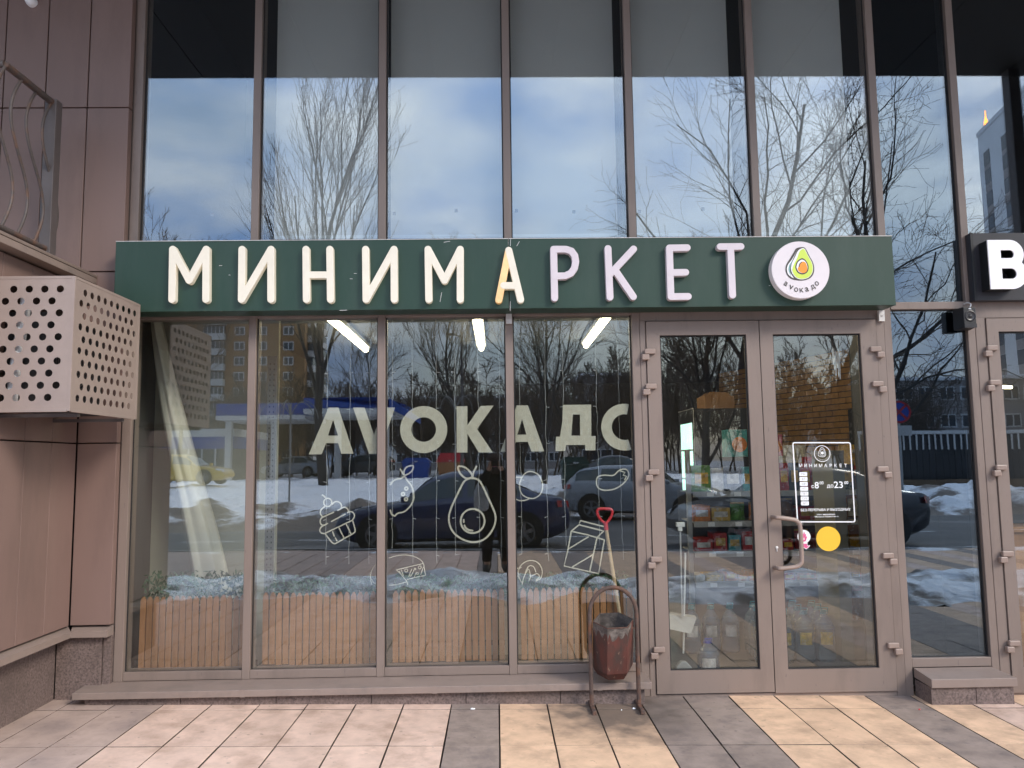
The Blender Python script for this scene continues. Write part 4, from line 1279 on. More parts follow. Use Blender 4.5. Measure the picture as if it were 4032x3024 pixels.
# picket fences behind the windows
pk = MB()
pw, ph, ptk = 0.0365, 0.470, 0.014
pk.prism([(-pw / 2, 0), (pw / 2, 0), (pw / 2, ph - 0.026), (pw * 0.16, ph), (-pw * 0.16, ph), (-pw / 2, ph - 0.026)], 0.0, ptk)
pme = bpy.data.meshes.new('picket'); pme.from_pydata(pk.v, [], pk.f); pme.materials.append(M['wood'])
prg = random.Random(11)
for i, (xa, xb, zb_, lab) in enumerate(((-2.405, -1.695, 0.190, 'low wooden picket fence behind the leftmost window with the slanting roll'), (-1.585, -0.82, 0.192, 'low wooden picket fence behind the window with the cupcake drawing'),
                                        (-0.715, 0.045, 0.194, 'low wooden picket fence behind the window with the avocado drawing'), (0.15, 0.915, 0.194, 'low wooden picket fence behind the window next to the door'))):
    fe = thing('picket_fence', lab, 'fence', ((xa + xb) / 2, 0.12, zb_), group='picket fences inside the shop windows')
    n = 16 if i == 0 else 17
    pit = (xb - xa) / n
    for k_ in range(n):
        o = bpy.data.objects.new('picket', pme); COL.objects.link(o); o.parent = fe
        o.location = (xa + (k_ + 0.5) * pit - (xa + xb) / 2, prg.uniform(-0.002, 0.002), prg.uniform(-0.006, 0.004) + (0.004 if i else -0.006))
        o.rotation_euler = (0, prg.uniform(-0.006, 0.006), 0)
    for zz in (0.10, 0.36):
        b = MB(); b.box(xa, xb, 0.1355, 0.155, zb_ + zz, zb_ + zz + 0.03); b.build('rail', M['dark_int'], fe)
    b = MB(); b.box(xa - 0.02, xb + 0.02, 0.10, 0.34, 0.12, zb_ - 0.012); b.build('base_board', M['dark_int'], fe)
# artificial greenery behind the pickets
hg = MB()
hr = random.Random(9)
for (xa, xb, n) in ((-2.42, -1.70, 1200), (-1.60, -0.82, 1100), (-0.72, 0.05, 1000), (0.15, 0.92, 900)):
    for _ in range(n):
        c_ = Vector((hr.uniform(xa, xb), hr.uniform(0.18, 0.36), 0.555 + hr.random() ** 1.5 * 0.20 * (1.15 if xa < -2 else 0.9) + 0.015 * math.sin(hr.uniform(0, 9))))
        d1 = Vector((hr.gauss(0, 1), hr.gauss(0, 1), hr.gauss(0.4, 1))).normalized()
        d2 = d1.orthogonal().normalized()
        l_, w_ = hr.uniform(0.012, 0.03), hr.uniform(0.004, 0.009)
        hg.addf([c_ - d1 * l_, c_ + d2 * w_, c_ + d1 * l_, c_ - d2 * w_], [(0, 1, 2, 3)])
hg.build('artificial_greenery', M['hedge'], label='green artificial foliage rising behind the picket fences', cat='greenery', kind='stuff')

# ceiling lamps
for i, (x_, ya, yb, lab) in enumerate(((-1.56, 1.2, 4.1, 'long warm ceiling tube lamp seen through the window with the cupcake'), (-0.17, 1.2, 4.1, 'long warm ceiling tube lamp seen through the window with the avocado'),
                                       (1.08, 1.2, 3.95, 'long warm ceiling tube lamp seen through the window next to the door'))):
    lp = thing('ceiling_lamp', lab, 'lamp', (x_, (ya + yb) / 2, 2.90), group='tube lamps on the shop ceiling')
    b = MB(); b.box(x_ - 0.055, x_ + 0.055, ya, yb, 2.915, 2.958); b.build('housing', M['lampbody'], lp)
    b = MB(); b.tube([(x_, ya + 0.01, 2.895), (x_, yb - 0.01, 2.895)], 0.032, 12); b.build('tube', M['tube'], lp, smooth=True)
lp = thing('ceiling_lamp', 'added unseen ceiling tube lighting the shelves behind the door', 'lamp', (2.7, 1.1, 2.90), group='tube lamps on the shop ceiling')  # extra lamp out of view, added to brighten the shelf fronts
b = MB(); b.box(1.4, 3.9, 1.05, 1.16, 2.915, 2.958); b.build('housing', M['lampbody'], lp)
b = MB(); b.tube([(1.42, 1.105, 2.895), (3.88, 1.105, 2.895)], 0.032, 12); b.build('tube', M['tube'], lp, smooth=True)

# light strings hanging behind the window
sr = random.Random(21)
for px in (1288, 1378, 1455, 1545, 1624, 1718, 1792, 1884, 1968, 2048, 2150, 2220, 2352, 2440):
    x_ = FX(px, 1700, 0.11)[0]
    b = MB()
    pts = []
    z_ = 2.55
    zend = sr.uniform(0.80, 0.95)
    while z_ > zend:
        pts.append((x_ + sr.uniform(-0.004, 0.004), 0.11 + sr.uniform(-0.004, 0.004), z_)); z_ -= 0.05
    b.tube(pts, 0.0015, 5)
    for q in pts[3::5]:
        a = sr.choice((-1, 1))
        b.tube([q, (q[0] + a * 0.022, q[1], q[2] - sr.uniform(-0.006, 0.01))], 0.0022, 5)
    b.build('light_string', M['wire'], label='thin light string hanging behind the painted window word', cat='light string', group='light strings hanging behind the windows')

# slotted steel upright
up = MB(); (xa, _), (xb, _) = FX(1046, 1900, 0.28), FX(1082, 1900, 0.28)
xm = (xa + xb) / 2
up.box(xa, xb, 0.28, 0.284, 0.02, 2.30); up.box(xa, xa + 0.004, 0.2845, 0.33, 0.02, 2.30)
M['upright_grey'] = mat('upright_grey', (0.17, 0.165, 0.155), 0.5, 0.1, 20)
upo = up.build('slotted_upright', M['upright_grey'], label='pale slotted steel upright standing behind the cupcake window', cat='upright')
hl = MB()
for i in range(44):
    z_ = 0.60 + i * 0.038
    for dx in (-0.014, 0.014):
        hl.box(xm + dx - 0.0032, xm + dx + 0.0032, 0.2785, 0.2799, z_, z_ + 0.012)
hl.build('slot', M['black'], upo, kind='stuff')

# red-handled shovel
sh = thing('snow_shovel', 'shovel with red plastic grip and wooden shaft leaning behind the fence', 'shovel', (0.80, 0.22, 0.12))
def r8y(x, y, yy): q = F(1300 + x * 0.63291, 1974 + y * 0.63291, yy); return (q.x, q.y, q.z)
YG = 0.075
b = MB(); b.tube(cr([r8y(1664, 52, YG), r8y(1706, 46, YG), r8y(1750, 52, YG), r8y(1752, 85, YG), r8y(1728, 125, YG), r8y(1714, 135, YG), r8y(1694, 125, YG), r8y(1666, 88, YG)], 3, True) + [Vector(r8y(1664, 52, YG))], 0.0095, 8, False)
b.tube([r8y(1714, 128, YG), r8y(1718, 178, YG)], [0.014, 0.0155], 10); b.build('grip', M['red_plastic'], sh, smooth=True)
b = MB(); b.tube([r8y(1717, 172, YG), (0.80, 0.085, 0.62)], 0.0125, 10); e_ = Vector(r8y(1717, 172, YG)); e2 = e_ + (Vector((0.80, 0.085, 0.62)) - e_) * 1.9; b.v = []; b.f = []; b.m = []
b.tube([e_, e2], 0.0125, 10); b.build('shaft', M['wood_pale'], sh, smooth=True)
b = MB(); b.box(e2.x - 0.12, e2.x + 0.12, e2.y - 0.002, e2.y + 0.006, 0.125, e2.z + 0.02); b.build('blade', M['post'], sh, bevel=0.002)

# brick pier deep in the shop
bw = thing('brick_wall', 'yellow brick wall deep inside the shop behind the doors', 'wall', (4.2, 6.4, 0.0))
p0, p1 = Vector((3.72, 7.6)), Vector((4.75, 4.6))
dv = p1 - p0; ln = dv.length; dr_ = dv / ln
nrm = Vector((dr_.y, -dr_.x))
if nrm.y > 0: nrm = -nrm
rotm = Matrix(((dr_.x, -nrm.x, 0), (dr_.y, -nrm.y, 0), (0, 0, 1)))
b = MB(); cm_ = (p0 + p1) / 2 - nrm * 0.065; b.obox((cm_.x, cm_.y, 1.47), (ln, 0.11, 2.94), rotm); b.build('mortar', M['mortar'], bw)
bm_ = MB(); bm_.box(-0.121, 0.121, -0.0, 0.06, 0.0, 0.066)
bme = bpy.data.meshes.new('brick'); bme.from_pydata(bm_.v, [], bm_.f); bme.materials.append(M['brick'])
bm2 = MB(); bm2.box(-0.058, 0.058, -0.0, 0.06, 0.0, 0.066)
bme2 = bpy.data.meshes.new('brick'); bme2.from_pydata(bm2.v, [], bm2.f); bme2.materials.append(M['brick'])
ang = math.atan2(dr_.y, dr_.x)
cnt = 0
for c_ in range(21):
    z_ = 1.30 + c_ * 0.079
    u = 0.0 if c_ % 2 == 0 else -0.128
    while u < ln - 0.06 and cnt < 290:
        half = u < 0
        uc = (0.062 if half else u + 0.128)
        if uc + 0.13 > ln: break
        q = p0 + dr_ * uc + nrm * (0.012 + prg.uniform(0, 0.004))
        o = bpy.data.objects.new('brick', bme2 if half else bme); COL.objects.link(o); o.parent = bw
        o.location = (q.x - 4.2, q.y - 6.4, z_); o.rotation_euler = (0, 0, ang)
        u = 0.128 if half else u + 0.256
        cnt += 1

# drinks fridge
M['fridge_glow'] = mat('fridge_light', (0.8, 0.95, 0.9), 0.4, 0.0, emit=(0.50, 1.0, 0.80), estr=1.1)
fr = thing('drinks_fridge', 'tall black drinks fridge with glowing pale green door', 'fridge', (2.45, 3.55, 0.0))
b = MB(); b.box(2.17, 2.78, 3.2, 3.9, 0.0, 2.08); b.build('cabinet', M['black'], fr, bevel=0.008)
b = MB(); b.box(2.156, 2.1695, 3.27, 3.83, 0.25, 1.93); b.build('door_glass', M['fridge_glow'], fr)
b = MB()
for (y0, y1, z0, z1) in ((3.2, 3.268, 0.2, 2.08), (3.832, 3.9, 0.2, 2.08), (3.268, 3.832, 1.932, 2.08), (3.268, 3.832, 0.2, 0.248)): b.box(2.150, 2.1695, y0, y1, z0, z1)
b.build('door_frame', M['black'], fr)
b = MB(); b.box(2.149, 2.1555, 3.198, 3.206, 0.3, 2.085); b.box(2.149, 2.1555, 3.206, 3.9, 2.078, 2.086); b.build('edge_trim', M['steel'], fr)
for zz in (0.6, 0.95, 1.3, 1.62):
    b = MB(); b.box(2.153, 2.1558, 3.28, 3.82, zz, zz + 0.02); b.build('shelf_edge', M['steel'], fr)
bx_ = MB(); bx_.box(2.3, 2.62, 3.25, 3.6, 2.082, 2.22); bx_.prism([(2.3, 2.22), (2.62, 2.22), (2.55, 2.26), (2.38, 2.27)], 3.3, 3.55); 
M['card'] = mat('brown_card', (0.30, 0.16, 0.07), 0.8, 0.1, 9)
bx_.build('cardboard_box', M['card'], label='brown cardboard box lying on top of the black fridge', cat='box')

# shelf unit and goods
su = thing('shelf_unit', 'pale metal shop shelf unit facing the entrance', 'shelf', (2.4, 1.9, 0.0))
for x_ in (1.70, 2.48, 3.26):
    b = MB(); b.box(x_ - 0.02, x_ + 0.02, 1.66, 1.70, 0.0, 1.60); b.build('upright', M['grey_plastic'], su, bevel=0.002)
SHZ = (0.46, 0.72, 0.98, 1.24)
for zz in SHZ:
    for (xa, xb) in ((1.722, 2.458), (2.502, 3.238)):
        b = MB(); b.box(xa, xb, 1.62, 2.08, zz - 0.012, zz); b.box(xa, xb, 1.60, 1.6195, zz - 0.045, zz + 0.003); b.build('shelf', M['grey_plastic'], su)
        for k_ in range(3):
            xx = xa + 0.12 + k_ * 0.24
            b = MB(); b.box(xx, xx + 0.06, 1.5975, 1.5995, zz - 0.04, zz - 0.004); b.build('price_tag', M['white_vinyl'], su)
b = MB(); b.box(1.70, 3.26, 2.085, 2.10, 0.02, 1.24); b.build('back_panel', M['int_wall'], su)
GC = {'red': (0.42, 0.03, 0.03), 'yellow': (0.70, 0.42, 0.04), 'green': (0.12, 0.30, 0.05), 'orange': (0.65, 0.20, 0.03), 'brown': (0.22, 0.10, 0.04), 'white': (0.62, 0.60, 0.56), 'teal': (0.06, 0.30, 0.32), 'pink': (0.55, 0.15, 0.25), 'black': (0.03, 0.03, 0.03), 'gold': (0.60, 0.38, 0.08)}
for k_, v_ in GC.items(): M['g_' + k_] = mat('pack_' + k_, v_, 0.4, 0.45, 22, dirt=tuple(min(1, c * 0.35 + 0.45) for c in v_), dirt_amt=0.5, dscale=17, dpow=(0.56, 0.6))
gr = random.Random(31)
names = {1.24: 'top', 0.98: 'second', 0.72: 'third', 0.46: 'lowest'}
def carton(x_, y_, z_, w_, d_, h_, col):
    t = thing('carton', f'{col} printed carton on the {names[z_]} shelf behind the door', 'carton', (x_, y_, z_), group=f'{col} cartons on the {names[z_]} shelf')
    b = MB(); b.box(x_ - w_ / 2, x_ + w_ / 2, y_ - d_ / 2, y_ + d_ / 2, z_ + 0.0005, z_ + h_); b.build('box', M['g_' + col], t, bevel=0.002)
    c2 = gr.choice(('white', 'gold', 'yellow'))
    b = MB(); b.box(x_ - w_ * 0.36, x_ + w_ * 0.36, y_ - d_ / 2 - 0.002, y_ - d_ / 2 - 0.0005, z_ + h_ * 0.3, z_ + h_ * 0.72); b.build('print', M['g_' + c2], t)
def bag(x_, y_, z_, w_, h_, col):
    t = thing('snack_bag', f'shiny {col} snack bag on the {names[z_]} shelf behind the door', 'bag', (x_, y_, z_), group=f'{col} bags on the {names[z_]} shelf')
    vs = []; nu, nv = 6, 8
    fs = []
    for sgn_ in (-1, 1):
        b0 = len(vs)
        for j in range(nv + 1):
            for i in range(nu + 1):
                u, v = i / nu, j / nv
                th = 0.045 * (math.sin(math.pi * u) ** 0.6 if 0 < u < 1 else 0) * (math.sin(math.pi * min(1, v * 0.85 + 0.15)) ** 0.7)
                vs.append((x_ + (u - 0.5) * w_ * (1 - 0.08 * math.sin(math.pi * v)), y_ + sgn_ * th + gr.uniform(-0.004, 0.004), z_ + 0.001 + v * h_))
        for j in range(nv):
            for i in range(nu):
                a = b0 + j * (nu + 1) + i
                fs.append((a, a + 1, a + nu + 2, a + nu + 1) if sgn_ < 0 else (a, a + nu + 1, a + nu + 2, a + 1))
    b = MB(); b.addf(vs, fs); b.build('pouch', M['g_' + col], t, smooth='all')
    b = MB(); b.box(x_ - w_ * 0.46, x_ + w_ * 0.46, y_ - 0.004, y_ + 0.004, z_ + h_ * 0.97, z_ + h_ + 0.012); b.build('seal', M['g_gold'], t)
for zz, hmax in ((0.46, 0.2), (0.72, 0.17), (0.98, 0.17), (1.24, 0.0)):
    for (xa, xb) in ((1.73, 2.45), (2.51, 3.23)):
        x_ = xa
        while x_ < xb - 0.07:
            w_ = gr.uniform(0.09, 0.19)
            if x_ + w_ > xb: w_ = xb - x_
            h_ = gr.uniform(0.05, 0.09) if zz == 0.46 else gr.uniform(0.09, 0.17) if hmax else gr.uniform(0.14, 0.30)
            cols = {1.24: ('black', 'green', 'white', 'red', 'teal', 'red'), 0.98: ('red', 'green', 'yellow', 'orange', 'brown', 'gold'), 0.72: ('gold', 'yellow', 'red', 'orange', 'pink', 'teal'), 0.46: ('yellow', 'orange', 'red', 'white')}[zz]
            if zz in (0.98, 0.72) and gr.random() < 0.4:
                bag(x_ + w_ / 2, 1.75, zz, min(w_, 0.13), min(h_ + 0.02, 0.2), gr.choice(cols))
            else:
                carton(x_ + w_ / 2, 1.78, zz, w_ - 0.008, 0.22, h_, gr.choice(cols))
            x_ += w_ + 0.004
# second layer on the top shelf: two larger picture boxes
for (x_, w_, h_, c_, lab) in ((2.22, 0.19, 0.25, 'teal', 'teal appliance box standing highest on the shelf unit'), (2.56, 0.16, 0.2, 'pink', 'pink box standing highest on the shelf unit')):
    t = thing('appliance_box', lab, 'box', (x_, 1.97, 1.545))
    b = MB(); b.box(x_ - w_ / 2, x_ + w_ / 2, 1.90, 2.06, 1.545, 1.545 + h_); b.build('box', M['g_' + c_], t, bevel=0.002)
    b = MB(); b.disc((x_ + 0.02, 1.545 + h_ * 0.45), h_ * 0.28, 1.897, 1.8995, 20); b.build('print', M['g_orange'], t)
# tall goods further right, behind the right door leaf
for (x_, y_, z0, w_, d_, h_, c_, lab) in ((3.55, 2.4, 0.0, 0.5, 0.4, 1.35, 'brown', 'stack rack of dark goods behind the right door leaf'), (3.05, 2.9, 1.24, 0.3, 0.25, 0.42, 'white', 'white printed carton leaning behind the opening hours decal'),
                                          (4.15, 3.0, 0.0, 0.55, 0.5, 2.05, 'black', 'tall dark display stand beside the brick wall'), (3.62, 2.5, 1.351, 0.3, 0.25, 0.3, 'gold', 'gold gift box on the dark rack')):
    t = thing('display_box', lab, 'box', (x_, y_, z0))
    b = MB(); b.box(x_ - w_ / 2, x_ + w_ / 2, y_ - d_ / 2, y_ + d_ / 2, z0, z0 + h_); b.build('body', M['g_' + c_], t, bevel=0.004)
    for k_ in range(3):
        zz = z0 + h_ * (0.2 + 0.26 * k_)
        b = MB(); b.box(x_ - w_ * 0.4, x_ + w_ * 0.4, y_ - d_ / 2 - 0.012, y_ - d_ / 2 - 0.001, zz, zz + h_ * 0.12); b.build('panel', M['g_' + ('red', 'yellow', 'white')[k_]], t)
cb = MB(); cb.box(2.60, 2.694, 0.75, 1.15, -0.014, 1.55); cb.box(2.595, 2.696, 0.745, 1.155, 1.551, 1.58)
M['olive'] = mat('olive_board', (0.27, 0.24, 0.17), 0.6, 0.08, 4)
cb.build('cupboard', M['olive'], label='olive beige narrow cupboard just inside the right door leaf', cat='cupboard', bevel=0.004)

# water bottles
M['pet'] = mat('clear_bottle', (0.55, 0.68, 0.70), 0.08, 0.1, 12)
M['pet'].node_tree.nodes['Principled BSDF'].inputs['Transmission Weight'].default_value = 0.75
M['pet_blue'] = mat('blue_bottle', (0.12, 0.28, 0.42), 0.08, 0.1, 12)
M['pet_blue'].node_tree.nodes['Principled BSDF'].inputs['Transmission Weight'].default_value = 0.6
M['cap_teal'] = mat('teal_cap', (0.03, 0.28, 0.32), 0.4, 0.05)
M['cap_blue'] = mat('blue_cap', (0.03, 0.09, 0.45), 0.4, 0.05)
def bottle(x_, y_, z_, r_, h_, pm, cm, lab, grp, lc='g_yellow'):
    t = thing('water_bottle', lab, 'bottle', (x_, y_, z_), group=grp)
    pr = [(r_ * 0.86, 0.0), (r_, 0.02)]
    for k_ in range(7):
        zz = 0.03 + k_ * h_ * 0.088
        pr += [(r_, zz), (r_ * 0.955, zz + h_ * 0.03), (r_, zz + h_ * 0.06)]
    pr += [(r_ * 0.97, h_ * 0.68), (r_ * 0.72, h_ * 0.80), (r_ * 0.36, h_ * 0.90), (r_ * 0.28, h_ * 0.94)]
    b = MB(); b.lathe(pr, (x_, y_, z_), 20); b.build('bottle_body', M[pm], t, smooth=True)
    b = MB(); b.lathe([(r_ * 0.34, h_ * 0.935), (r_ * 0.34, h_), (r_ * 0.3, h_ * 1.01)], (x_, y_, z_), 14); b.build('cap', M[cm], t, smooth=True)
    b = MB(); b.tube([(x_ - r_ * 0.35, y_, z_ + h_ * 0.93), (x_ - r_ * 0.3, y_ - r_ * 0.3, z_ + h_ * 1.06), (x_ + r_ * 0.3, y_ - r_ * 0.3, z_ + h_ * 1.06), (x_ + r_ * 0.35, y_, z_ + h_ * 0.93)], 0.005, 6); b.build('carry_handle', M[cm], t)
    b = MB()
    nseg = 5
    vs = []
    for k_ in range(nseg + 1):
        a = R(225 + 70 * k_ / nseg); vs += [(x_ + r_ * 1.012 * math.cos(a), y_ + r_ * 1.012 * math.sin(a), z_ + h_ * 0.36), (x_ + r_ * 1.012 * math.cos(a), y_ + r_ * 1.012 * math.sin(a), z_ + h_ * 0.60)]
    b.addf(vs, [(2 * k_, 2 * k_ + 2, 2 * k_ + 3, 2 * k_ + 1) for k_ in range(nseg)]); b.build('label', M[lc], t)
for row in range(3):
    for k_ in range(4):
        bottle(2.02 + k_ * 0.158 + row * 0.015, 0.80 + row * 0.16, -0.014, 0.074, 0.375, 'pet', 'cap_teal', 'clear five litre water bottle with teal cap behind the right door leaf', 'clear water bottles behind the right door leaf')
for k_ in range(3):
    bottle(1.56 + k_ * 0.155, 1.15, -0.014, 0.072, 0.36, 'pet_blue', 'cap_teal', 'bluish water bottle with pale label standing behind the left door leaf', 'bluish water bottles behind the left door leaf', 'g_white')
q = F(2790, 2629, 0.34)
bottle(q.x, 0.34, -0.014, 0.078, 0.27, 'pet_blue', 'cap_blue', 'blue canister with blue cap standing just inside the left door leaf', None, 'g_white')

# dustpan and broom
dp = thing('dustpan', 'white long-handled dustpan hanging on its stick inside the left door', 'dustpan', (1.22, 0.30, 0.0))
def r9(x, y, yy): q_ = F(2632 + x * 0.63291, 1974 + y * 0.63291, yy); return (q_.x, q_.y, q_.z)
b = MB()
A = [r9(0, 702, 0.34), r9(176, 725, 0.30), r9(140, 825, 0.22), r9(5, 795, 0.24)]
b.addf(A + [(p[0], p[1] + 0.05, p[2] + 0.01) for p in A], [(0, 1, 2, 3), (4, 7, 6, 5), (0, 4, 5, 1), (1, 5, 6, 2), (2, 6, 7, 3), (3, 7, 4, 0)]); b.build('pan', M['grey_plastic'], dp, bevel=0.003)
b = MB(); a0 = r9(72, 140, 0.30); b.tube([r9(85, 720, 0.30), a0], 0.006, 8); b.build('stick', M['steel'], dp)
b = MB(); b.box(a0[0] - 0.03, a0[0] + 0.03, 0.28, 0.31, a0[2] - 0.02, a0[2] + 0.012); b.box(a0[0] - 0.018, a0[0] + 0.012, 0.283, 0.305, a0[2] - 0.05, a0[2] - 0.021); b.build('clip', M['lampbody'], dp, bevel=0.003)
br = thing('broom', 'small white broom standing inside the left door', 'broom', (1.20, 0.33, 0.0))
b = MB(); q0, q1 = r9(105, 320, 0.33), r9(92, 945, 0.33); b.tube([q0, q1], 0.007, 8); b.build('stick', M['lampbody'], br)
b = MB(); b.prism([(q1[0] - 0.07, 0.02), (q1[0] + 0.075, 0.035), (q1[0] + 0.05, 0.085), (q1[0] + 0.015, 0.12), (q1[0] - 0.02, 0.12), (q1[0] - 0.055, 0.085)], 0.305, 0.355); b.build('brush_head', M['grey_plastic'], br, bevel=0.006)
# hanging glass rods in the right door
for k_, (x_, y0_, y1_) in enumerate(((1610, 165, 300), (1622, 160, 350), (1636, 180, 395), (1648, 190, 330), (1660, 165, 410), (1672, 200, 428))):
    p_, q_ = F(2550 + x_ * 0.45208, 1300 + y0_ * 0.45208, 0.16), F(2550 + (x_ + 6) * 0.45208, 1300 + y1_ * 0.45208, 0.16)
    b = MB(); b.tube([(p_.x, 0.16, p_.z), (q_.x, 0.16, q_.z)], 0.0032, 6); b.tube([(p_.x, 0.16, p_.z), (p_.x, 0.16, 2.94)], 0.0006, 4)
    b.build('hanging_rod', M['white_vinyl'], label='white hanging rod lamp in the top of the right door', cat='rod lamp', group='white hanging rods behind the right door')
# back room of the neighbouring shop: warm lamps and a wooden counter
for (x_, z_) in ((3.66, 2.02), (3.95, 2.05)):
    b = MB(); b.tube([(x_, 0.30, z_), (x_ + 0.18, 0.44, z_ + 0.01)], 0.012, 8); b.build('strip_lamp', M['tube'], label='short warm strip lamp behind the neighbouring door', cat='lamp', group='strip lamps in the neighbouring shop')
b = MB(); b.box(3.40, 4.30, 0.25, 0.52, 0.0, 0.98); b.box(3.38, 4.32, 0.23, 0.53, 0.981, 1.02)
b.build('counter', M['wood'], label='wooden counter inside the neighbouring shop door', cat='counter', bevel=0.004)
# ================================================================== the street behind the viewer, mirrored in the glass
def smooth(a, b, x):
    t = max(0.0, min(1.0, (x - a) / (b - a))); return t * t * (3 - 2 * t)
def zroad(y): return -0.10 - 0.010 * max(0.0, -y - 8.7)
def yedge(x): return -15.0 - 4.8 * smooth(-1.0, 2.2, x) + 2.2 * smooth(6, 13, x) + 0.5 * mnoise.noise(Vector((x * 0.35, 0, 0)))
M['asphalt'] = mat('asphalt', (0.075, 0.072, 0.072), 0.75, 0.3, 1.2, 0.002, 60, dirt=(0.30, 0.29, 0.29), dirt_amt=0.5, dscale=0.55, stretch=(0.35, 1, 1))
M['kerb'] = mat('kerb_stone', (0.25, 0.24, 0.23), 0.8, 0.15, 6)
M['roadpaint'] = mat('road_paint', (0.55, 0.55, 0.55), 0.7, 0.25, 6)
def snow_mat():
    m = mat('snow', (0.88, 0.88, 0.89), 0.75, 0.05, 1.5, 0.06, 6.0)
    n = m.node_tree.nodes; L = m.node_tree.links
    at = n.new('ShaderNodeAttribute'); at.attribute_name = 'dirt'
    mm = n.new('ShaderNodeMix'); mm.data_type = 'RGBA'
    b = n['Principled BSDF']
    srcc = b.inputs['Base Color'].links[0].from_socket
    geo = n.new('ShaderNodeNewGeometry')
    nz_ = n.new('ShaderNodeTexNoise'); nz_.inputs['Scale'].default_value = 4.0; nz_.inputs['Detail'].default_value = 8; nz_.inputs['Roughness'].default_value = 0.7
    L.new(geo.outputs['Position'], nz_.inputs['Vector'])
    ma = n.new('ShaderNodeMath'); ma.operation = 'MULTIPLY_ADD'; ma.inputs[1].default_value = 1.5
    L.new(nz_.outputs['Fac'], ma.inputs[0]); L.new(at.outputs['Fac'], ma.inputs[2])
    mr = n.new('ShaderNodeMapRange'); mr.inputs[1].default_value = 0.95; mr.inputs[2].default_value = 1.45
    L.new(ma.outputs[0], mr.inputs[0])
    L.new(mr.outputs[0], mm.inputs[0]); L.new(srcc, mm.inputs[6]); mm.inputs[7].default_value = (0.17, 0.135, 0.11, 1)
    L.new(mm.outputs[2], b.inputs['Base Color'])
    return m
M['snow'] = snow_mat()
def field(name, xs, ys, fz, fd, kind, m='snow', label=None, cat=None):
    nx, ny = len(xs), len(ys)
    vs, ds = [], []
    for y in ys:
        for x in xs:
            yy = y(x) if callable(y) else y
            vs.append((x, yy, fz(x, yy))); ds.append(fd(x, yy))
    fs = []
    for j in range(ny - 1):
        for i in range(nx - 1):
            a = j * nx + i
            fs.append((a, a + nx, a + nx + 1, a + 1))
    b = MB(); b.addf(vs, fs)
    o = b.build(name, M[m], local=True, smooth='all', kind=kind, label=label, cat=cat)
    at = o.data.attributes.new('dirt', 'FLOAT', 'POINT')
    at.data.foreach_set('value', ds)
    return o
def fn(x, y, s, o=3): return mnoise.fractal(Vector((x * s, y * s, 1.7)), 0.9, 2.0, o)
lin = lambda a, b, n: [a + (b - a) * i / n for i in range(n + 1)]
# grey snow heaped along the pavement
def zs1(x, y):
    e = smooth(-3.35, -3.85, y + 0.60 * fn(x, 4, 1.1) + 0.10 * fn(x, y, 3)) * (1 - smooth(-4.85, -5.35, y + 0.25 * fn(x, 0, 0.9)))
    return g(x) - 0.06 + e * (0.14 + 0.12 * fn(x, y, 1.6) + 0.05 * fn(x, y, 5))
field('snow_bank', lin(-24, 24, 320), lin(-3.15, -5.45, 30), zs1, lambda x, y: max(0, min(0.8, 0.28 + 0.60 * fn(x, y, 2.3) + 0.3 * fn(x, y, 7))), 'stuff', label='grey trampled snow heap along the pavement', cat='snow')
def zs2(x, y): return g(x) * smooth(-9.0, -8.2, y) + zroad(y) * (1 - smooth(-9.0, -8.2, y)) - 0.02 + 0.035 * max(0, 0.5 + fn(x, y, 1.3)) * smooth(-7.9, -8.3, y) * (1 - smooth(-8.9, -9.4, y))
field('snow_ridge', lin(-24, 24, 240), lin(-7.85, -9.45, 14), zs2, lambda x, y: max(0, min(0.9, 0.45 + 0.7 * fn(x, y, 1.7))), 'stuff', label='thin dirty ice ridge along the kerb', cat='snow')
b = MB()
for x in lin(-40, 39, 79): b.box(x, x + 0.99, -8.74, -8.6, -0.3, g(x) - 0.005)
b.build('kerb', M['kerb'], kind='structure', local=True)
b = MB()
xs_ = [-80, -30, -10, 0, 10, 30, 80]
vs = []
for x in xs_:
    for y in (-8.7, -30): vs.append((x, y, zroad(y) - 0.005))
b.addf(vs, [(2 * i, 2 * i + 1, 2 * i + 3, 2 * i + 2) for i in range(len(xs_) - 1)])
b.build('road', M['asphalt'], kind='structure', local=True)
b = MB()
for i in range(14):
    x = -20 + i * 2.6
    b.addf([(x, -12.3, zroad(-12.3)), (x + 1.2, -12.2, zroad(-12.2)), (x + 1.2, -12.35, zroad(-12.35)), (x, -12.45, zroad(-12.45))], [(0, 3, 2, 1)])
b.build('road_marking', M['roadpaint'], kind='structure', local=True)
def zsf(x, y):
    d = yedge(x) - y
    e = smooth(0.0, 1.6, d)
    z = zroad(y) - 0.02 + e * (0.42 + 0.42 * max(-0.4, fn(x, y, 0.6)) * (1 - 0.6 * smooth(6, 14, d)) + 0.10 * fn(x, y, 2.2)) + 0.58 * smooth(2, 24, d)
    return z + e * 0.30 * smooth(-2, 2, x) * math.exp(-((d - 4.5) / 2.5) ** 2) * (0.6 + fn(x, 3, 0.4))
def dsf(x, y):
    d = yedge(x) - y
    return max(0.0, min(1.0, (1.05 - 0.24 * d + 1.3 * fn(x, y, 0.8) + 0.5 * fn(x, y, 3.0)) if d < 6 else 0.05 + 0.3 * max(0, fn(x, y, 0.7) - 0.25)))
ysf = [(lambda x, t=t: yedge(x) + 0.3 - t) for t in lin(0, 6, 34)] + [(lambda x, t=t: yedge(x) + 0.3 - t) for t in lin(6.4, 40, 44)]
field('snow_field', lin(-46, 46, 210), ysf, zsf, dsf, 'structure')
b = MB(); b.addf([(-700, -46, 0.42), (700, -46, 0.42), (700, -900, 0.42), (-700, -900, 0.42)], [(0, 3, 2, 1)])
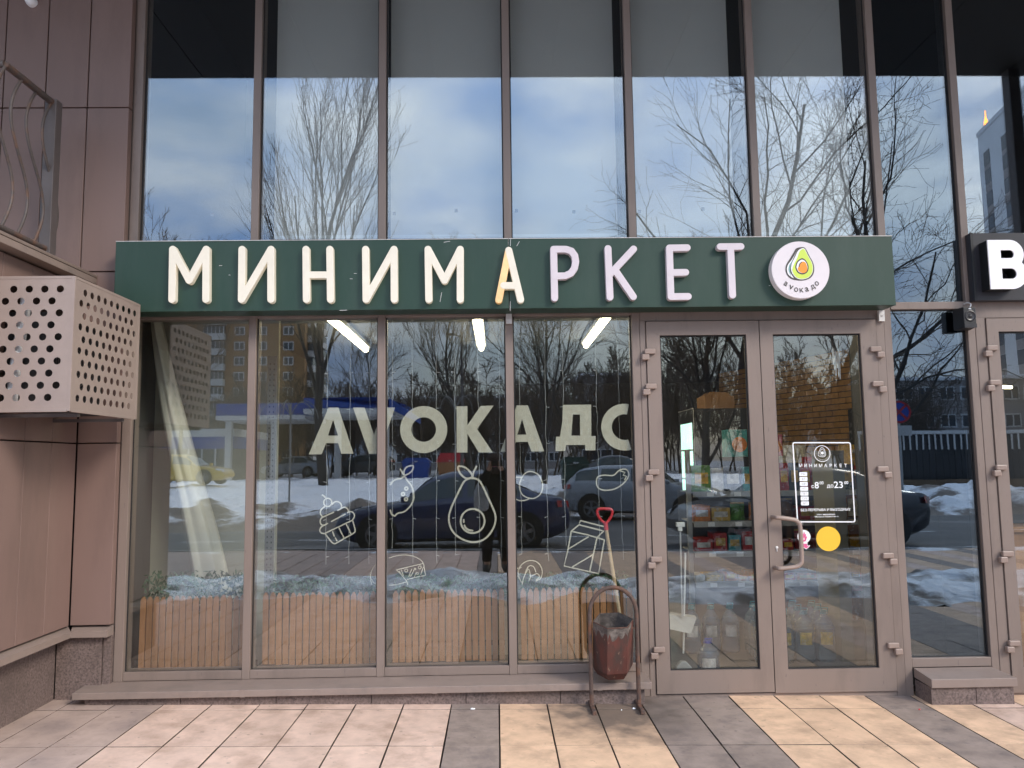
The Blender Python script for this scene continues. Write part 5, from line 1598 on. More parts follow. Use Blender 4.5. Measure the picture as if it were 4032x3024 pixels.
M['far_ground'] = mat('far_ground', (0.30, 0.30, 0.31), 0.85, 0.4, 0.08)
b.build('ground', M['far_ground'], kind='structure', local=True)

# ------------------------------------------------------------------ bare trees
M['bark'] = mat('bark', (0.060, 0.050, 0.043), 0.9, 0.35, 14, 0.01, 20, stretch=(1, 1, 0.25))
M['twig'] = mat('twig', (0.12, 0.088, 0.064), 0.9, 0.25, 3)
def grow(rng, H, r0, spread, up, levels, nb, trunk_frac=0.28, lean=(0, 0), wob=0.10, minr=0.006):
    segs = []
    def branch(p, d, ln, r, lev):
        n = (9, 6, 5, 4, 3)[min(lev, 4)]
        st = ln / n
        pts = [p]; rad = [r]
        for i in range(n):
            d = (d + Vector((rng.gauss(0, wob), rng.gauss(0, wob), rng.gauss(0, wob))) * (1 + lev * 0.35) + Vector((0, 0, up * (0.08 if lev else 0.0)))).normalized()
            p = p + d * st
            rr = max(minr, r * (1 - 0.72 * (i + 1) / n)) if lev else max(minr, r * (1 - 0.80 * ((i + 1) / n)))
            pts.append(p); rad.append(rr)
            segs.append((pts[-2], p, rad[-2], rr, lev))
        if lev >= levels: return
        k = nb[lev]
        for j in range(k):
            t = (trunk_frac if lev == 0 else 0.18) + (1 - (trunk_frac if lev == 0 else 0.18)) * (j + rng.random() * 0.8) / k
            t = min(t, 0.98)
            q = t * n; i = min(int(q), n - 1); f = q - i
            bp = pts[i].lerp(pts[i + 1], f); br_ = rad[i] * (1 - f) + rad[i + 1] * f
            bd = (pts[i + 1] - pts[i]).normalized()
            a = rng.uniform(0, 2 * math.pi) if lev else j * 2.4 + rng.uniform(-0.5, 0.5)
            o = bd.orthogonal().normalized()
            o = (Matrix.Rotation(a, 3, bd) @ o)
            ang = spread * rng.uniform(0.7, 1.25)
            nd = (bd * math.cos(ang) + o * math.sin(ang)).normalized()
            l2 = ln * (0.62 if lev == 0 else 0.55) * (1.12 - 0.62 * t) * rng.uniform(0.75, 1.2)
            branch(bp, nd, l2, max(minr, br_ * rng.uniform(0.42, 0.62)), lev + 1)
    branch(Vector((0, 0, -0.3)), Vector((lean[0], lean[1], 1)).normalized(), H, r0, 0)
    return segs
def segs_mesh(segs, n):
    if not segs: return [], []
    A = np.array([s[0] for s in segs]); B2 = np.array([s[1] for s in segs])
    ra = np.array([s[2] for s in segs]); rb = np.array([s[3] for s in segs])
    t = B2 - A; t /= np.linalg.norm(t, axis=1)[:, None] + 1e-9
    ref = np.where(np.abs(t[:, 2:3]) > 0.9, np.array([[1., 0, 0]]), np.array([[0, 0, 1.]]))
    u = np.cross(t, ref); u /= np.linalg.norm(u, axis=1)[:, None] + 1e-9
    v = np.cross(t, u)
    N = len(segs)
    V_ = np.zeros((N, 2 * n, 3))
    for j in range(n):
        a = 2 * math.pi * j / n
        o = u * math.cos(a) + v * math.sin(a)
        V_[:, j] = A + o * ra[:, None]; V_[:, n + j] = B2 + o * rb[:, None]
    base = (np.arange(N) * 2 * n)[:, None]
    fs = np.concatenate([base + np.array([[j, (j + 1) % n, n + (j + 1) % n, n + j]]) for j in range(n)])
    return V_.reshape(-1, 3), fs
def np_mesh(name, V_, F_, m, smooth_=True):
    me = bpy.data.meshes.new(name)
    me.vertices.add(len(V_)); me.vertices.foreach_set('co', np.asarray(V_, dtype=np.float32).ravel())
    nf = len(F_)
    me.loops.add(nf * 4); me.loops.foreach_set('vertex_index', np.asarray(F_, dtype=np.int32).ravel())
    me.polygons.add(nf); me.polygons.foreach_set('loop_start', np.arange(nf, dtype=np.int32) * 4)
    me.materials.append(m)
    me.update(calc_edges=True)
    if smooth_: me.polygons.foreach_set('use_smooth', [True] * nf)
    return me
def tree(label, pos, H, r0, spread, up, nb, seed, lean=(0, 0), tf=0.28, wob=0.10, minr=0.007, levels=3, name='bare_tree'):
    rng_ = random.Random(seed)
    segs = grow(rng_, H, r0, spread, up, levels, nb, tf, lean, wob, minr)
    t = thing(name, label, 'tree', pos, group='bare trees across the street')
    big = [s for s in segs if s[4] <= 1]; small = [s for s in segs if s[4] > 1]
    for nm, ss, n, m in (('trunk', big, 8, 'bark'), ('crown', small, 3, 'twig')):
        V_, F_ = segs_mesh(ss, n)
        o = bpy.data.objects.new(nm, np_mesh(nm, V_, F_, M[m])); COL.objects.link(o); o.parent = t
    return t
def gz(v): return Vector((v.x, v.y, zsf(v.x, v.y) if abs(v.x) < 46 and v.y > -58 else 0.42))
p = gz(MD(1275, 1860, 33)); tree('tallest bare tree, with many upright limbs, seen in the cupcake window', p, 17.0, 0.24, 0.38, 1.7, (17, 10, 8, 3), 4, lean=(-0.09, 0), tf=0.20, wob=0.06, minr=0.008)
p = gz(MD(1865, 1850, 42)); tree('slender bare tree beside the street lamp, seen above the letter K', p, 11.0, 0.15, 0.40, 1.6, (15, 8, 6), 12, tf=0.2, minr=0.011, levels=3)
p = gz(MD(2140, 1860, 36)); tree('broad dark bare tree seen above the last painted letters', p, 9.6, 0.17, 0.62, 0.9, (14, 9, 7), 21, tf=0.22, minr=0.010)
p = gz(MD(2285, 1850, 40)); tree('small bare tree right of the broad dark one', p, 8.6, 0.11, 0.55, 1.0, (11, 7, 6), 33, tf=0.25, minr=0.010)
p = gz(MD(2960, 1850, 24)); tree('large spreading bare tree seen above the letters ЕТ of the sign', p, 14.2, 0.21, 0.66, 0.9, (13, 9, 7, 3), 45, lean=(-0.10, 0), tf=0.30, wob=0.10, minr=0.006)
p = gz(MD(3215, 1850, 22)); tree('bare tree with crooked limbs seen above the avocado badge', p, 12.2, 0.19, 0.62, 0.9, (12, 8, 7, 3), 57, lean=(0.02, 0), tf=0.30, wob=0.12, minr=0.006)
p = gz(MD(3440, 1850, 20)); tree('leaning bare tree seen in the narrow window between the doors', p, 8.2, 0.12, 0.85, 0.3, (11, 8, 6, 3), 63, lean=(0.25, 0.0), tf=0.2, wob=0.12, minr=0.006)
p = gz(MD(2780, 1850, 28)); tree('bushy bare tree seen in the left door glass', p, 8.8, 0.2, 0.55, 1.2, (16, 10, 8, 4), 71, tf=0.12, minr=0.009)
p = gz(MD(700, 1850, 44)); tree('small bare treetop seen in the leftmost upper window', p, 13.6, 0.15, 0.45, 1.3, (12, 7, 6), 82, minr=0.012)
p = gz(MD(1490, 1850, 52)); tree('bare tree behind the petrol station canopy', p, 9.5, 0.16, 0.6, 0.8, (12, 8, 7), 91, minr=0.012)
# the wood beyond, one mass
wr = random.Random(77)
protos = []
for sd_ in range(4):
    sg = grow(random.Random(200 + sd_), 8.0, 0.10, 0.55, 1.1, 3, (9, 6, 5), 0.10, (0, 0), 0.12, 0.022)
    protos.append(segs_mesh(sg, 3))
VV, FF, off = [], [], 0
for k_ in range(210):
    V_, F_ = protos[wr.randrange(4)]
    y_ = -wr.uniform(58, 84)
    px = wr.choice((wr.uniform(820, 1500), wr.uniform(1450, 3700), wr.uniform(1450, 3700), wr.uniform(1450, 3700)))
    x_ = ray(px, 1800).x * (CAMD - y_)
    s_ = wr.uniform(0.6, 1.12) * (1.15 if px > 2050 else 0.95)
    a = wr.uniform(0, 6.28)
    Rm = np.array([[math.cos(a), -math.sin(a), 0], [math.sin(a), math.cos(a), 0], [0, 0, 1]])
    VV.append((V_ * s_) @ Rm.T + np.array([x_, y_, 0.42])); FF.append(F_ + off); off += len(V_)
o = bpy.data.objects.new('wood', np_mesh('wood', np.concatenate(VV), np.concatenate(FF), M['twig'])); COL.objects.link(o)
tag(o, 'far mass of bare scrub and trees beyond the street', 'wood', None, 'stuff')

# ------------------------------------------------------------------ buildings
M['ochre'] = mat('ochre_brick', (0.30, 0.165, 0.075), 0.85, 0.1, 0.4)
M['bal'] = mat('balcony_white', (0.55, 0.55, 0.54), 0.7, 0.08, 0.5)
M['side'] = mat('panel_grey', (0.34, 0.31, 0.30), 0.8, 0.08, 0.5)
M['wframe'] = mat('window_frame', (0.66, 0.66, 0.66), 0.6, 0.02)
M['wglass'] = mat('far_window', (0.05, 0.06, 0.075), 0.15, 0.2, 0.6)
twr = thing('apartment_tower', 'ochre brick apartment tower with white balconies far across the street', 'building', (-52, -148, 0.42))
tz = 37.0
b = MB(); b.box(-72, -35.5, -156, -140, 0.42, tz); b.build('wall', M['ochre'], twr)
b = MB(); b.box(-72.4, -35.1, -156.4, -139.6, tz, tz + 0.8); b.build('roof', M['side'], twr)
winm = {}
def window(par, x_, y_, z_, w_, h_, face='y', sx=1):
    key = (w_, h_, face, sx)
    if key not in winm:
        out_ = []
        for (m, d0, d1, ins) in (('wframe', 0.0, 0.10, 0.0), ('wglass', 0.10, 0.13, 0.16)):
            q = MB()
            if ins == 0: q.box(-w_ / 2, w_ / 2, d0, d1, 0, h_)
            else:
                hw = w_ / 2 - ins
                q.box(-w_ / 2 + ins, -0.09, d0, d1, ins, h_ - ins); q.box(0.09, w_ / 2 - ins, d0, d1, ins, h_ - ins)
            me = bpy.data.meshes.new('window' if ins == 0 else 'pane')
            vv = q.v if face == 'y' else [(sx * v[1], v[0], v[2]) for v in q.v]
            me.from_pydata(vv, [], q.f); me.materials.append(M[m]); out_.append(me)
        winm[key] = out_
    a, c_ = winm[key]
    o1 = bpy.data.objects.new('window', a); COL.objects.link(o1); o1.parent = par; o1.location = Vector((x_, y_, z_)) - Vector(par.location)
    o2 = bpy.data.objects.new('pane', c_); COL.objects.link(o2); o2.parent = o1
for fl in range(12):
    z_ = 2.0 + fl * 2.85
    for x_ in (-69, -64.5, -60.5, -57.2, -47.5, -43.5, -38.5):
        window(twr, x_, -139.99, z_ + 0.9, 1.9, 1.6)
    b = MB(); b.box(-54.0, -50.0, -139.98, -138.7, z_ - 0.1, z_ + 1.15); o = b.build('balcony', M['bal'], twr)
    b = MB(); b.box(-53.9, -50.1, -139.97, -138.9, z_ + 1.16, z_ + 2.5); b.build('glazing', M['wglass'], o)
    b = MB()
    for k_ in range(6): b.box(-53.9 + k_ * 0.74, -53.8 + k_ * 0.74, -138.89, -138.8, z_ + 1.16, z_ + 2.5)
    b.build('glazing_bars', M['wframe'], o)
    b = MB(); b.box(-35.49, -34.3, -154, -142, z_ - 0.1, z_ + 1.1); o = b.build('balcony', M['bal'], twr)
    b = MB(); b.box(-35.48, -34.5, -153.9, -142.1, z_ + 1.11, z_ + 2.5); b.build('glazing', M['wglass'], o)
# white tower on the right
M['tower_white'] = mat('tower_white', (0.74, 0.76, 0.78), 0.7, 0.06, 0.3)
P0, P1 = MD(3850, 540, 88), MD(4230, 300, 66)
ht = P0.z
dvec = Vector((P1.x - P0.x, P1.y - P0.y)); L0 = dvec.length; da = math.atan2(dvec.y, dvec.x)
wt = thing('white_tower', 'tall white apartment tower with dark window strips far to the right', 'building', (P0.x, P0.y, 0.42), da)
b = MB(); b.box(0, L0, -16, 0, 0, ht - 0.42)
b.build('wall', M['tower_white'], wt, local=True)
b = MB(); b.box(-0.15, L0 + 0.1, -16.1, 0.1, ht - 0.42, ht + 0.1); b.build('parapet', M['tower_white'], wt, local=True)
# the face towards the street is the +y side in local space
ncol = max(3, int(L0 / 5.2))
for c_ in range(ncol):
    for k_ in range(13):
        z_ = 2.2 + k_ * 2.85 + (0.55 if (k_ // 3) % 2 else 0)
        q = MB(); q.box(1.4 + c_ * 5.0, 1.4 + c_ * 5.0 + (1.7 if c_ < 2 else 2.6), 0.001, 0.05, z_, z_ + (1.7 if k_ % 3 != 2 else 1.7))
        o1 = q.build('window', M['wglass'], wt, local=True)
        q = MB(); q.box(1.4 + c_ * 5.0, 1.4 + c_ * 5.0 + (1.7 if c_ < 2 else 2.6), 0.001, 0.04, z_ - 1.1, z_ - 0.01); q.build('sill_panel', M['side'], o1, local=True)
for k_ in range(13):
    q = MB(); q.box(-0.05, -0.001, -6.5, -3.8, 2.2 + k_ * 2.85, 4.0 + k_ * 2.85); q.build('window', M['wglass'], wt, local=True)
M['glint'] = mat('glint_glow', (1, 0.5, 0.2), 0.5, 0.0, emit=(1.0, 0.26, 0.04), estr=7.0)  # glowing shape put in for a sun glint at the tower's edge
q = MD(3903, 470, 86)
b = MB(); b.lathe([(0.25, 0.0), (0.32, 0.6), (0.2, 1.5), (0.25, 2.0), (0.08, 2.8), (0.04, 3.6)], (q.x, q.y - 1.0, ht - 0.6), 10); b.build('sunset_glint', M['glint'], label='orange glow standing in for a sunset glint on the white tower', cat='light')
# low grey blocks
def block(label, pxa, pxb, pyt, dist, rows, cols, key, name='low_building'):
    A, B2 = MD(pxa, pyt, dist), MD(pxb, pyt, dist)
    t = thing(name, label, 'building', ((A.x + B2.x) / 2, -dist - 5, 0.42))
    b = MB(); b.box(A.x, B2.x, -dist - 10, -dist, 0.42, A.z); b.build('wall', M[key], t)
    b = MB(); b.box(A.x - 0.3, B2.x + 0.3, -dist - 10.3, -dist + 0.3, A.z, A.z + 0.35); b.build('roof', M['snow'], t)
    for r_ in range(rows):
        for c_ in range(cols):
            window(t, A.x + (B2.x - A.x) * (c_ + 0.5) / cols, -dist + 0.01, 1.6 + r_ * 3.0, 1.8, 1.5)
    return t
block('grey four storey block with snowy roof behind the dark fence', 3430, 4100, 1500, 78, 3, 8, 'side')
block('brownish low building behind the bare trees', 2290, 2560, 1480, 92, 3, 6, 'side')
block('long pale block far behind the scrub', 1560, 2200, 1570, 120, 3, 14, 'side')
# petrol station
M['blue'] = mat('station_blue', (0.018, 0.065, 0.30), 0.5, 0.06, 1)
cn = thing('petrol_station_canopy', 'blue edged petrol station canopy on white posts across the street', 'canopy', (-13, -50, 0.42))
a, c_ = MD(850, 1590, 46), MD(1200, 1640, 46)
b = MB(); b.box(a.x, c_.x, -52, -46, c_.z + 0.12, a.z); b.build('fascia', M['blue'], cn)
b = MB(); b.box(a.x, c_.x, -52.1, -45.9, c_.z - 0.15, c_.z + 0.118); b.build('trim', M['bal'], cn)
a2, c2 = MD(1195, 1566, 44), MD(1530, 1606, 44)
b = MB(); b.addf([(a2.x, -44, c2.z), (c2.x, -44, c2.z), (c2.x + 0.9, -45, a2.z - 0.4), (c2.x - 0.4, -44, a2.z), (a2.x, -44, a2.z), (a2.x, -52, c2.z), (c2.x, -52, c2.z), (c2.x + 0.9, -51, a2.z - 0.4), (c2.x - 0.4, -52, a2.z), (a2.x, -52, a2.z)],
      [(0, 4, 3, 2, 1), (5, 6, 7, 8, 9), (0, 1, 6, 5), (1, 2, 7, 6), (2, 3, 8, 7), (3, 4, 9, 8), (4, 0, 5, 9)])
b.build('fascia', M['blue'], cn)
c3 = MD(1640, 1640, 44)
b = MB(); b.addf([(c2.x + 0.02, -44.0, a2.z - 0.05), (c2.x + 0.02, -44.0, c2.z), (c3.x, -44.4, c3.z - 0.35), (c3.x, -44.4, c3.z), (c2.x + 0.02, -47, a2.z - 0.05), (c2.x + 0.02, -47, c2.z), (c3.x, -46.6, c3.z - 0.35), (c3.x, -46.6, c3.z)],
      [(0, 3, 2, 1), (4, 5, 6, 7), (0, 4, 7, 3), (1, 2, 6, 5), (2, 3, 7, 6), (0, 1, 5, 4)]); b.build('sloping_end', M['blue'], cn)
b = MB(); b.box(a2.x, c2.x, -52.1, -43.9, c2.z - 0.3, c2.z - 0.002); b.build('trim', M['bal'], cn)
for px in (900, 1080, 1330, 1520):
    q = MD(px, 1700, 48); b = MB(); b.box(q.x - 0.2, q.x + 0.2, -48.2, -47.8, 0.42, c_.z - 0.15); b.build('post', M['bal'], cn)
ks = thing('petrol_station_kiosk', 'low blue and white petrol station shop behind the yellow taxi', 'building', (-20, -52, 0.42))
a, c_ = MD(632, 1690, 50), MD(915, 1712, 50)
b = MB(); b.box(a.x, c_.x, -58, -50, 0.42, a.z - 1.1); b.build('wall', M['wglass'], ks)
b = MB(); b.box(a.x - 0.1, c_.x + 0.1, -58.1, -49.9, a.z - 0.55, a.z); b.build('roof_band', M['bal'], ks)
b = MB(); b.box(a.x - 0.08, c_.x + 0.08, -58.05, -49.92, a.z - 1.4, a.z - 0.552); b.build('sign_band', M['blue'], ks)
for k_ in range(6):
    xx = a.x + (c_.x - a.x) * (k_ + 0.1) / 5.4; b = MB(); b.box(xx, xx + 0.1, -49.99, -49.9, 0.42, a.z - 1.4); b.build('glazing_bar', M['bal'], ks)
# dark fence with pale top rail
M['fence_dark'] = mat('fence_dark', (0.022, 0.021, 0.021), 0.7, 0.2, 2)
df = thing('metal_fence', 'dark solid fence with pale top rail across the road', 'fence', (18, -28, 0.2))
A, B2 = MD(3380, 1705, 28), MD(4180, 1690, 28)
for k_ in range(32):
    xx = A.x + (B2.x - A.x) * k_ / 32; x2 = A.x + (B2.x - A.x) * (k_ + 1) / 32
    b = MB(); b.box(xx + 0.01, x2 - 0.01, -28.05, -28.0, 0.1, A.z - 0.10); b.build('board', M['fence_dark'], df)
    b = MB(); b.box(xx - 0.03, xx + 0.03, -27.97, -27.93, A.z - 0.75, A.z - 0.10); b.build('post', M['bal'], df)
b = MB(); b.box(A.x, B2.x, -28.1, -27.9, A.z - 0.08, A.z + 0.06); b.build('top_rail', M['bal'], df)
b = MB(); b.box(A.x, B2.x, -27.9, -27.7, 0.0, 0.55); M['planks'] = mat('plank_brown', (0.14, 0.09, 0.05), 0.8, 0.2, 3); b.build('base_board', M['planks'], df)
# no-stopping sign
q = MD(3545, 1622, 15)
ns = thing('no_stopping_sign', 'round blue and red no-stopping sign on a pole across the road', 'sign', (q.x, q.y, zroad(q.y)))
b = MB(); b.lathe([(0.03, 0.0), (0.03, q.z + 0.35 - zroad(q.y))], (q.x, q.y - 0.04, zroad(q.y)), 10); b.build('pole', M['steel'], ns)
M['sign_red'] = mat('sign_red', (0.45, 0.02, 0.03), 0.5, 0.05); M['sign_blue'] = mat('sign_blue', (0.02, 0.06, 0.35), 0.5, 0.05)
def onface(mbx): mbx.v = [(v[0], -v[1] + 2 * q.y, v[2]) for v in mbx.v]; return mbx
b = MB(); b.disc((q.x, q.z), 0.30, q.y - 0.015, q.y, 36); onface(b).build('disc', M['sign_blue'], ns)
b = MB(); b.ring((q.x, q.z), 0.30, 0.25, q.y - 0.025, q.y - 0.016, 36)
for s_ in (-1, 1): b.ribbon([(q.x - 0.19 * s_, q.z + 0.19), (q.x, q.z), (q.x + 0.19 * s_, q.z - 0.19)], 0.06, q.y - 0.026 - 0.001 * s_)
onface(b).build('red_ring', M['sign_red'], ns)
b = MB(); b.box(q.x - 0.30, q.x + 0.30, q.y, q.y + 0.015, q.z - 0.62, q.z - 0.36); b.build('plate', M['bal'], ns)
# street lamps
def lamp_post(label, px, pyt, dist):
    q = MD(px, pyt, dist); z0 = gz(q).z
    t = thing('street_lamp', label, 'street lamp', (q.x, q.y, z0))
    b = MB(); b.tube([(q.x, q.y, z0), (q.x, q.y, q.z)], [0.11, 0.06], 10); b.build('pole', M['post'], t)
    b = MB(); b.tube([(q.x, q.y, q.z), (q.x - 0.5, q.y, q.z + 0.15)], 0.05, 8); b.obox((q.x - 0.6, q.y, q.z + 0.15), (0.5, 0.25, 0.12), Matrix.Identity(3)); b.build('lamp_head', M['post'], t)
lamp_post('tall grey street lamp seen above the painted letter O', 1817, 1325, 40)
for (px, pyb, pyt, dist, lab) in ((1142, 1895, 1590, 20, 'slim decorative lamp with drooping wire arms seen beside the slotted upright'), (1792, 1880, 1565, 21, 'slim decorative lamp with drooping wire arms seen between painted O and K')):
    q = MD(px, pyt, dist); z0 = gz(q).z - 0.05
    t = thing('decorative_lamp', lab, 'lamp', (q.x, q.y, z0), group='decorative wire lamps in the snow')
    b = MB(); b.tube([(q.x, q.y, z0), (q.x, q.y, q.z)], 0.03, 8); b.build('stem', M['kerb'], t)
    for k_ in range(5):
        a = 6.28 * k_ / 5 + 0.3; ca, sa = math.cos(a), math.sin(a)
        pts = [(q.x + ca * r_, q.y + sa * r_, q.z + h_) for r_, h_ in ((0, -0.4), (0.25, -0.02), (0.55, 0.08), (0.85, -0.12), (1.0, -0.5))]
        b = MB(); b.tube(cr(pts, 4), 0.014, 6); b.build('arm', M['kerb'], t)
for (px, py, dist, lab, key) in ((2262, 1852, 24, 'dark green waste container standing in the snow', 'cont_green'), (1775, 1812, 46, 'red roofed play house beyond the snow', 'sign_red'), (1640, 1815, 46, 'dark blue waste container beyond the snow', 'blue')):
    if key == 'cont_green': M['cont_green'] = mat('container_green', (0.02, 0.05, 0.04), 0.6, 0.1)
    q = gz(MD(px, py, dist)); t = thing('waste_container' if 'container' in lab else 'play_house', lab, 'container' if 'container' in lab else 'play house', q)
    s_ = 0.9 if dist < 30 else 1.6
    b = MB(); b.addf([(q.x - s_ * .45, q.y - .5, q.z), (q.x + s_ * .45, q.y - .5, q.z), (q.x + s_ * .45, q.y + .4, q.z), (q.x - s_ * .45, q.y + .4, q.z), (q.x - s_ * .55, q.y - .6, q.z + 1.05), (q.x + s_ * .55, q.y - .6, q.z + 1.05), (q.x + s_ * .55, q.y + .5, q.z + 1.05), (q.x - s_ * .55, q.y + .5, q.z + 1.05)],
                  [(0, 3, 2, 1), (4, 5, 6, 7), (0, 1, 5, 4), (1, 2, 6, 5), (2, 3, 7, 6), (3, 0, 4, 7)]); b.build('body', M['wood'] if 'play' in lab else M[key], t)
    b = MB(); b.prism([(q.x - s_ * .6, q.z + 1.06), (q.x + s_ * .6, q.z + 1.06), (q.x + s_ * .4, q.z + 1.35 + (0.3 if 'play' in lab else 0)), (q.x - s_ * .4, q.z + 1.35 + (0.3 if 'play' in lab else 0))], q.y - .65, q.y + .55); b.build('lid' if 'container' in lab else 'roof', M[key], t)
    b = MB(); b.box(q.x - .1, q.x + .1, q.y + .551, q.y + .57, q.z + 1.1, q.z + 1.16); b.build('handle', M['steel'], t)

# ------------------------------------------------------------------ cars
M['tyre'] = mat('tyre', (0.016, 0.016, 0.016), 0.85, 0.2, 20)
M['rim'] = mat('rim_metal', (0.22, 0.22, 0.23), 0.35, 0.05, metal=0.7)
M['carglass'] = mat('car_glass', (0.055, 0.075, 0.075), 0.03, 0.0, spec=0.8)
M['headlamp'] = mat('headlamp', (0.55, 0.58, 0.62), 0.1, 0.05)
M['taillamp'] = mat('taillamp', (0.30, 0.01, 0.012), 0.2, 0.05, emit=(1, 0.05, 0.03), estr=0.05)
M['plate'] = mat('number_plate', (0.6, 0.6, 0.6), 0.5, 0.03)
def car_paint(name, col):
    m = mat(name, col, 0.28, 0.05, 2, spec=0.6, dirt=tuple(c * 0.5 + 0.06 for c in col), dirt_amt=0.5, dscale=1.5)
    m.node_tree.nodes['Principled BSDF'].inputs['Coat Weight'].default_value = 0.6
    m.node_tree.nodes['Principled BSDF'].inputs['Coat Roughness'].default_value = 0.06
    return m
def interp(tab, u):
    for (a, va), (b_, vb) in zip(tab, tab[1:]):
        if u <= b_:
            t = (u - a) / (b_ - a); t = t * t * (3 - 2 * t) * 0.5 + t * 0.5
            return va + (vb - va) * t
    return tab[-1][1]
def car(name, label, pos, rz, paint, L=4.55, W=1.82, H=1.46, suv=False, group=None):
    """front of the car at local -x; origin on the road under its middle"""
    t = thing(name, label, 'car', pos, rz, group)
    if suv:
        belt = [(0, .62), (.03, .80), (.10, .93), (.24, 1.02), (.30, 1.06), (.6, 1.10), (.9, 1.14), (.97, 1.10), (1, .95)]
        roof = [(0, .62), (.03, .81), (.10, .94), (.24, 1.03), (.28, 1.09), (.42, H - .08), (.50, H), (.75, H - .01), (.88, H - .08), (.965, 1.22), (1, .96)]
        gl0, gl1, clr = .27, .955, .22
    else:
        belt = [(0, .50), (.02, .66), (.08, .76), (.22, .86), (.30, .90), (.6, .95), (.82, .98), (.95, .96), (.99, .90), (1, .78)]
        roof = [(0, .50), (.02, .665), (.08, .765), (.22, .865), (.27, .90), (.42, H - .09), (.50, H - .01), (.60, H), (.70, H - .05), (.80, 1.16), (.88, 1.01), (.95, .965), (.99, .905), (1, .79)]
        gl0, gl1, clr = .25, .87, .17
    wid = [(0, .66), (.03, .84), (.10, .94), (.25, 1.0), (.75, 1.0), (.92, .95), (.98, .86), (1, .72)]
    low = [(0, .34), (.04, .24), (.1, clr), (.9, clr + .02), (.97, .28), (1, .38)]
    n = 46
    rows = []
    for i in range(n + 1):
        u = i / n
        x = (u - .5) * L
        zb, zr, w_, z0 = interp(belt, u), interp(roof, u), interp(wid, u) * W / 2, interp(low, u)
        zr = max(zr, zb + .004)
        c_ = zr - zb
        tum = min(1, c_ / .45)
        half = [(0, z0), (w_ * .82, z0), (w_ * .95, z0 + .07), (w_ * .985, z0 + (zb - z0) * .38), (w_, z0 + (zb - z0) * .62), (w_ * .975, zb - (zb - z0) * .10), (w_ * .93, zb),
                (w_ * (.92 - .04 * tum), zb + c_ * .10), (w_ * (.90 - .17 * tum), zb + c_ * .80), (w_ * (.84 - .21 * tum), zb + c_ * .95), (w_ * .42, zb + c_ * 1.0 + .004), (0, zb + c_ + .008)]
        ring_ = [(x, -y, z) for y, z in half] + [(x, y, z) for y, z in half[-2:0:-1]]
        rows.append(ring_)
    k = len(rows[0])
    V_ = [v for r_ in rows for v in r_]
    def face(i, j): return (i * k + j, i * k + (j + 1) % k, (i + 1) * k + (j + 1) % k, (i + 1) * k + j)
    allf = [face(i, j) for i in range(n) for j in range(k)]
    b = MB(); b.addf(V_, allf); b.addf(rows[0], [tuple(range(k))]); b.addf(rows[-1], [tuple(range(k - 1, -1, -1))])
    b.build('body', paint, t, smooth=True, local=True, angle=50)
    def patch(nm, cells, m, off_=.006):
        vs, fs, idx = [], [], {}
        for (i, j) in cells:
            f = []
            for q_ in face(i, j):
                if q_ not in idx:
                    v = Vector(V_[q_]); d = Vector((0, v.y, v.z - .7)).normalized()
                    idx[q_] = len(vs); vs.append(v + d * off_)
                f.append(idx[q_])
            fs.append(tuple(f))
        if fs:
            b_ = MB(); b_.addf(vs, fs); b_.build(nm, m, t, smooth='all', local=True)
    I = lambda u: int(u * n)
    a0, a1 = I(gl0 + (.07 if not suv else .06)), I(gl1 - (.07 if not suv else .04))
    mid = [I(.555)] if not suv else [I(.55), I(.76)]
    for sgn_ in (0, 1):
        js = [7] if sgn_ == 0 else [k - 8]
        spans = []; s0 = a0
        for m_ in mid + [a1]:
            spans.append((s0, m_)); s0 = m_ + 1
        for (q0, q1) in spans:
            patch('side_window', [(i, j) for i in range(q0, q1) for j in js], M['carglass'])
    top = [9, 10, 11, 12, 13 - 0] if False else [9, 10, k - 11, k - 10]
    patch('windscreen', [(i, j) for i in range(I(gl0 + .02), I(.43)) for j in top], M['carglass'])
    patch('rear_window', [(i, j) for i in range(I(.72 if not suv else .885), I(gl1 - .0)) for j in top], M['carglass'])
    wr_ = .325 if not suv else .36
    for fx in (-L * .5 + L * .185, L * .5 - L * .20):
        for s_ in (-1, 1):
            yy = s_ * (W / 2 - .10)
            b = MB(); b.lathe([(wr_ * .62, -.10), (wr_ * .93, -.105), (wr_, -.07), (wr_, .07), (wr_ * .93, .105), (wr_ * .62, .10)], (0, 0, 0), 28, 'y')
            b.v = [(fx + v[0], yy + v[1], wr_ + v[2]) for v in b.v]
            wo = b.build('wheel', M['tyre'], t, smooth=True, local=True)
            b = MB()
            yo = yy + s_ * .1055
            for q_ in range(5):
                a = 6.283 * q_ / 5
                rm = Matrix.Rotation(a, 3, 'Y')
                b.obox(Vector((fx, yo, wr_)) + rm @ Vector((0, 0, wr_ * .33)), (.07, .012, wr_ * .56), rm)
            b.lathe([(wr_ * .16, -.008), (wr_ * .16, .008)], (fx, yo, wr_), 14, 'y')
            rg = MB(); rg.ring((fx, wr_), wr_ * .66, wr_ * .57, yo - .006, yo + .006, 24); b.addf(rg.v, rg.f)
            b.build('rim', M['rim'], wo, local=True)
            b = MB(); b.lathe([(wr_ * 1.17, -.005), (wr_ * 1.17, .005)], (fx, s_ * (W / 2 + .000), wr_ + .02), 28, 'y')
            b.v = [v for v in b.v]
            b.build('wheel_arch', M['tyre'], t, local=True)
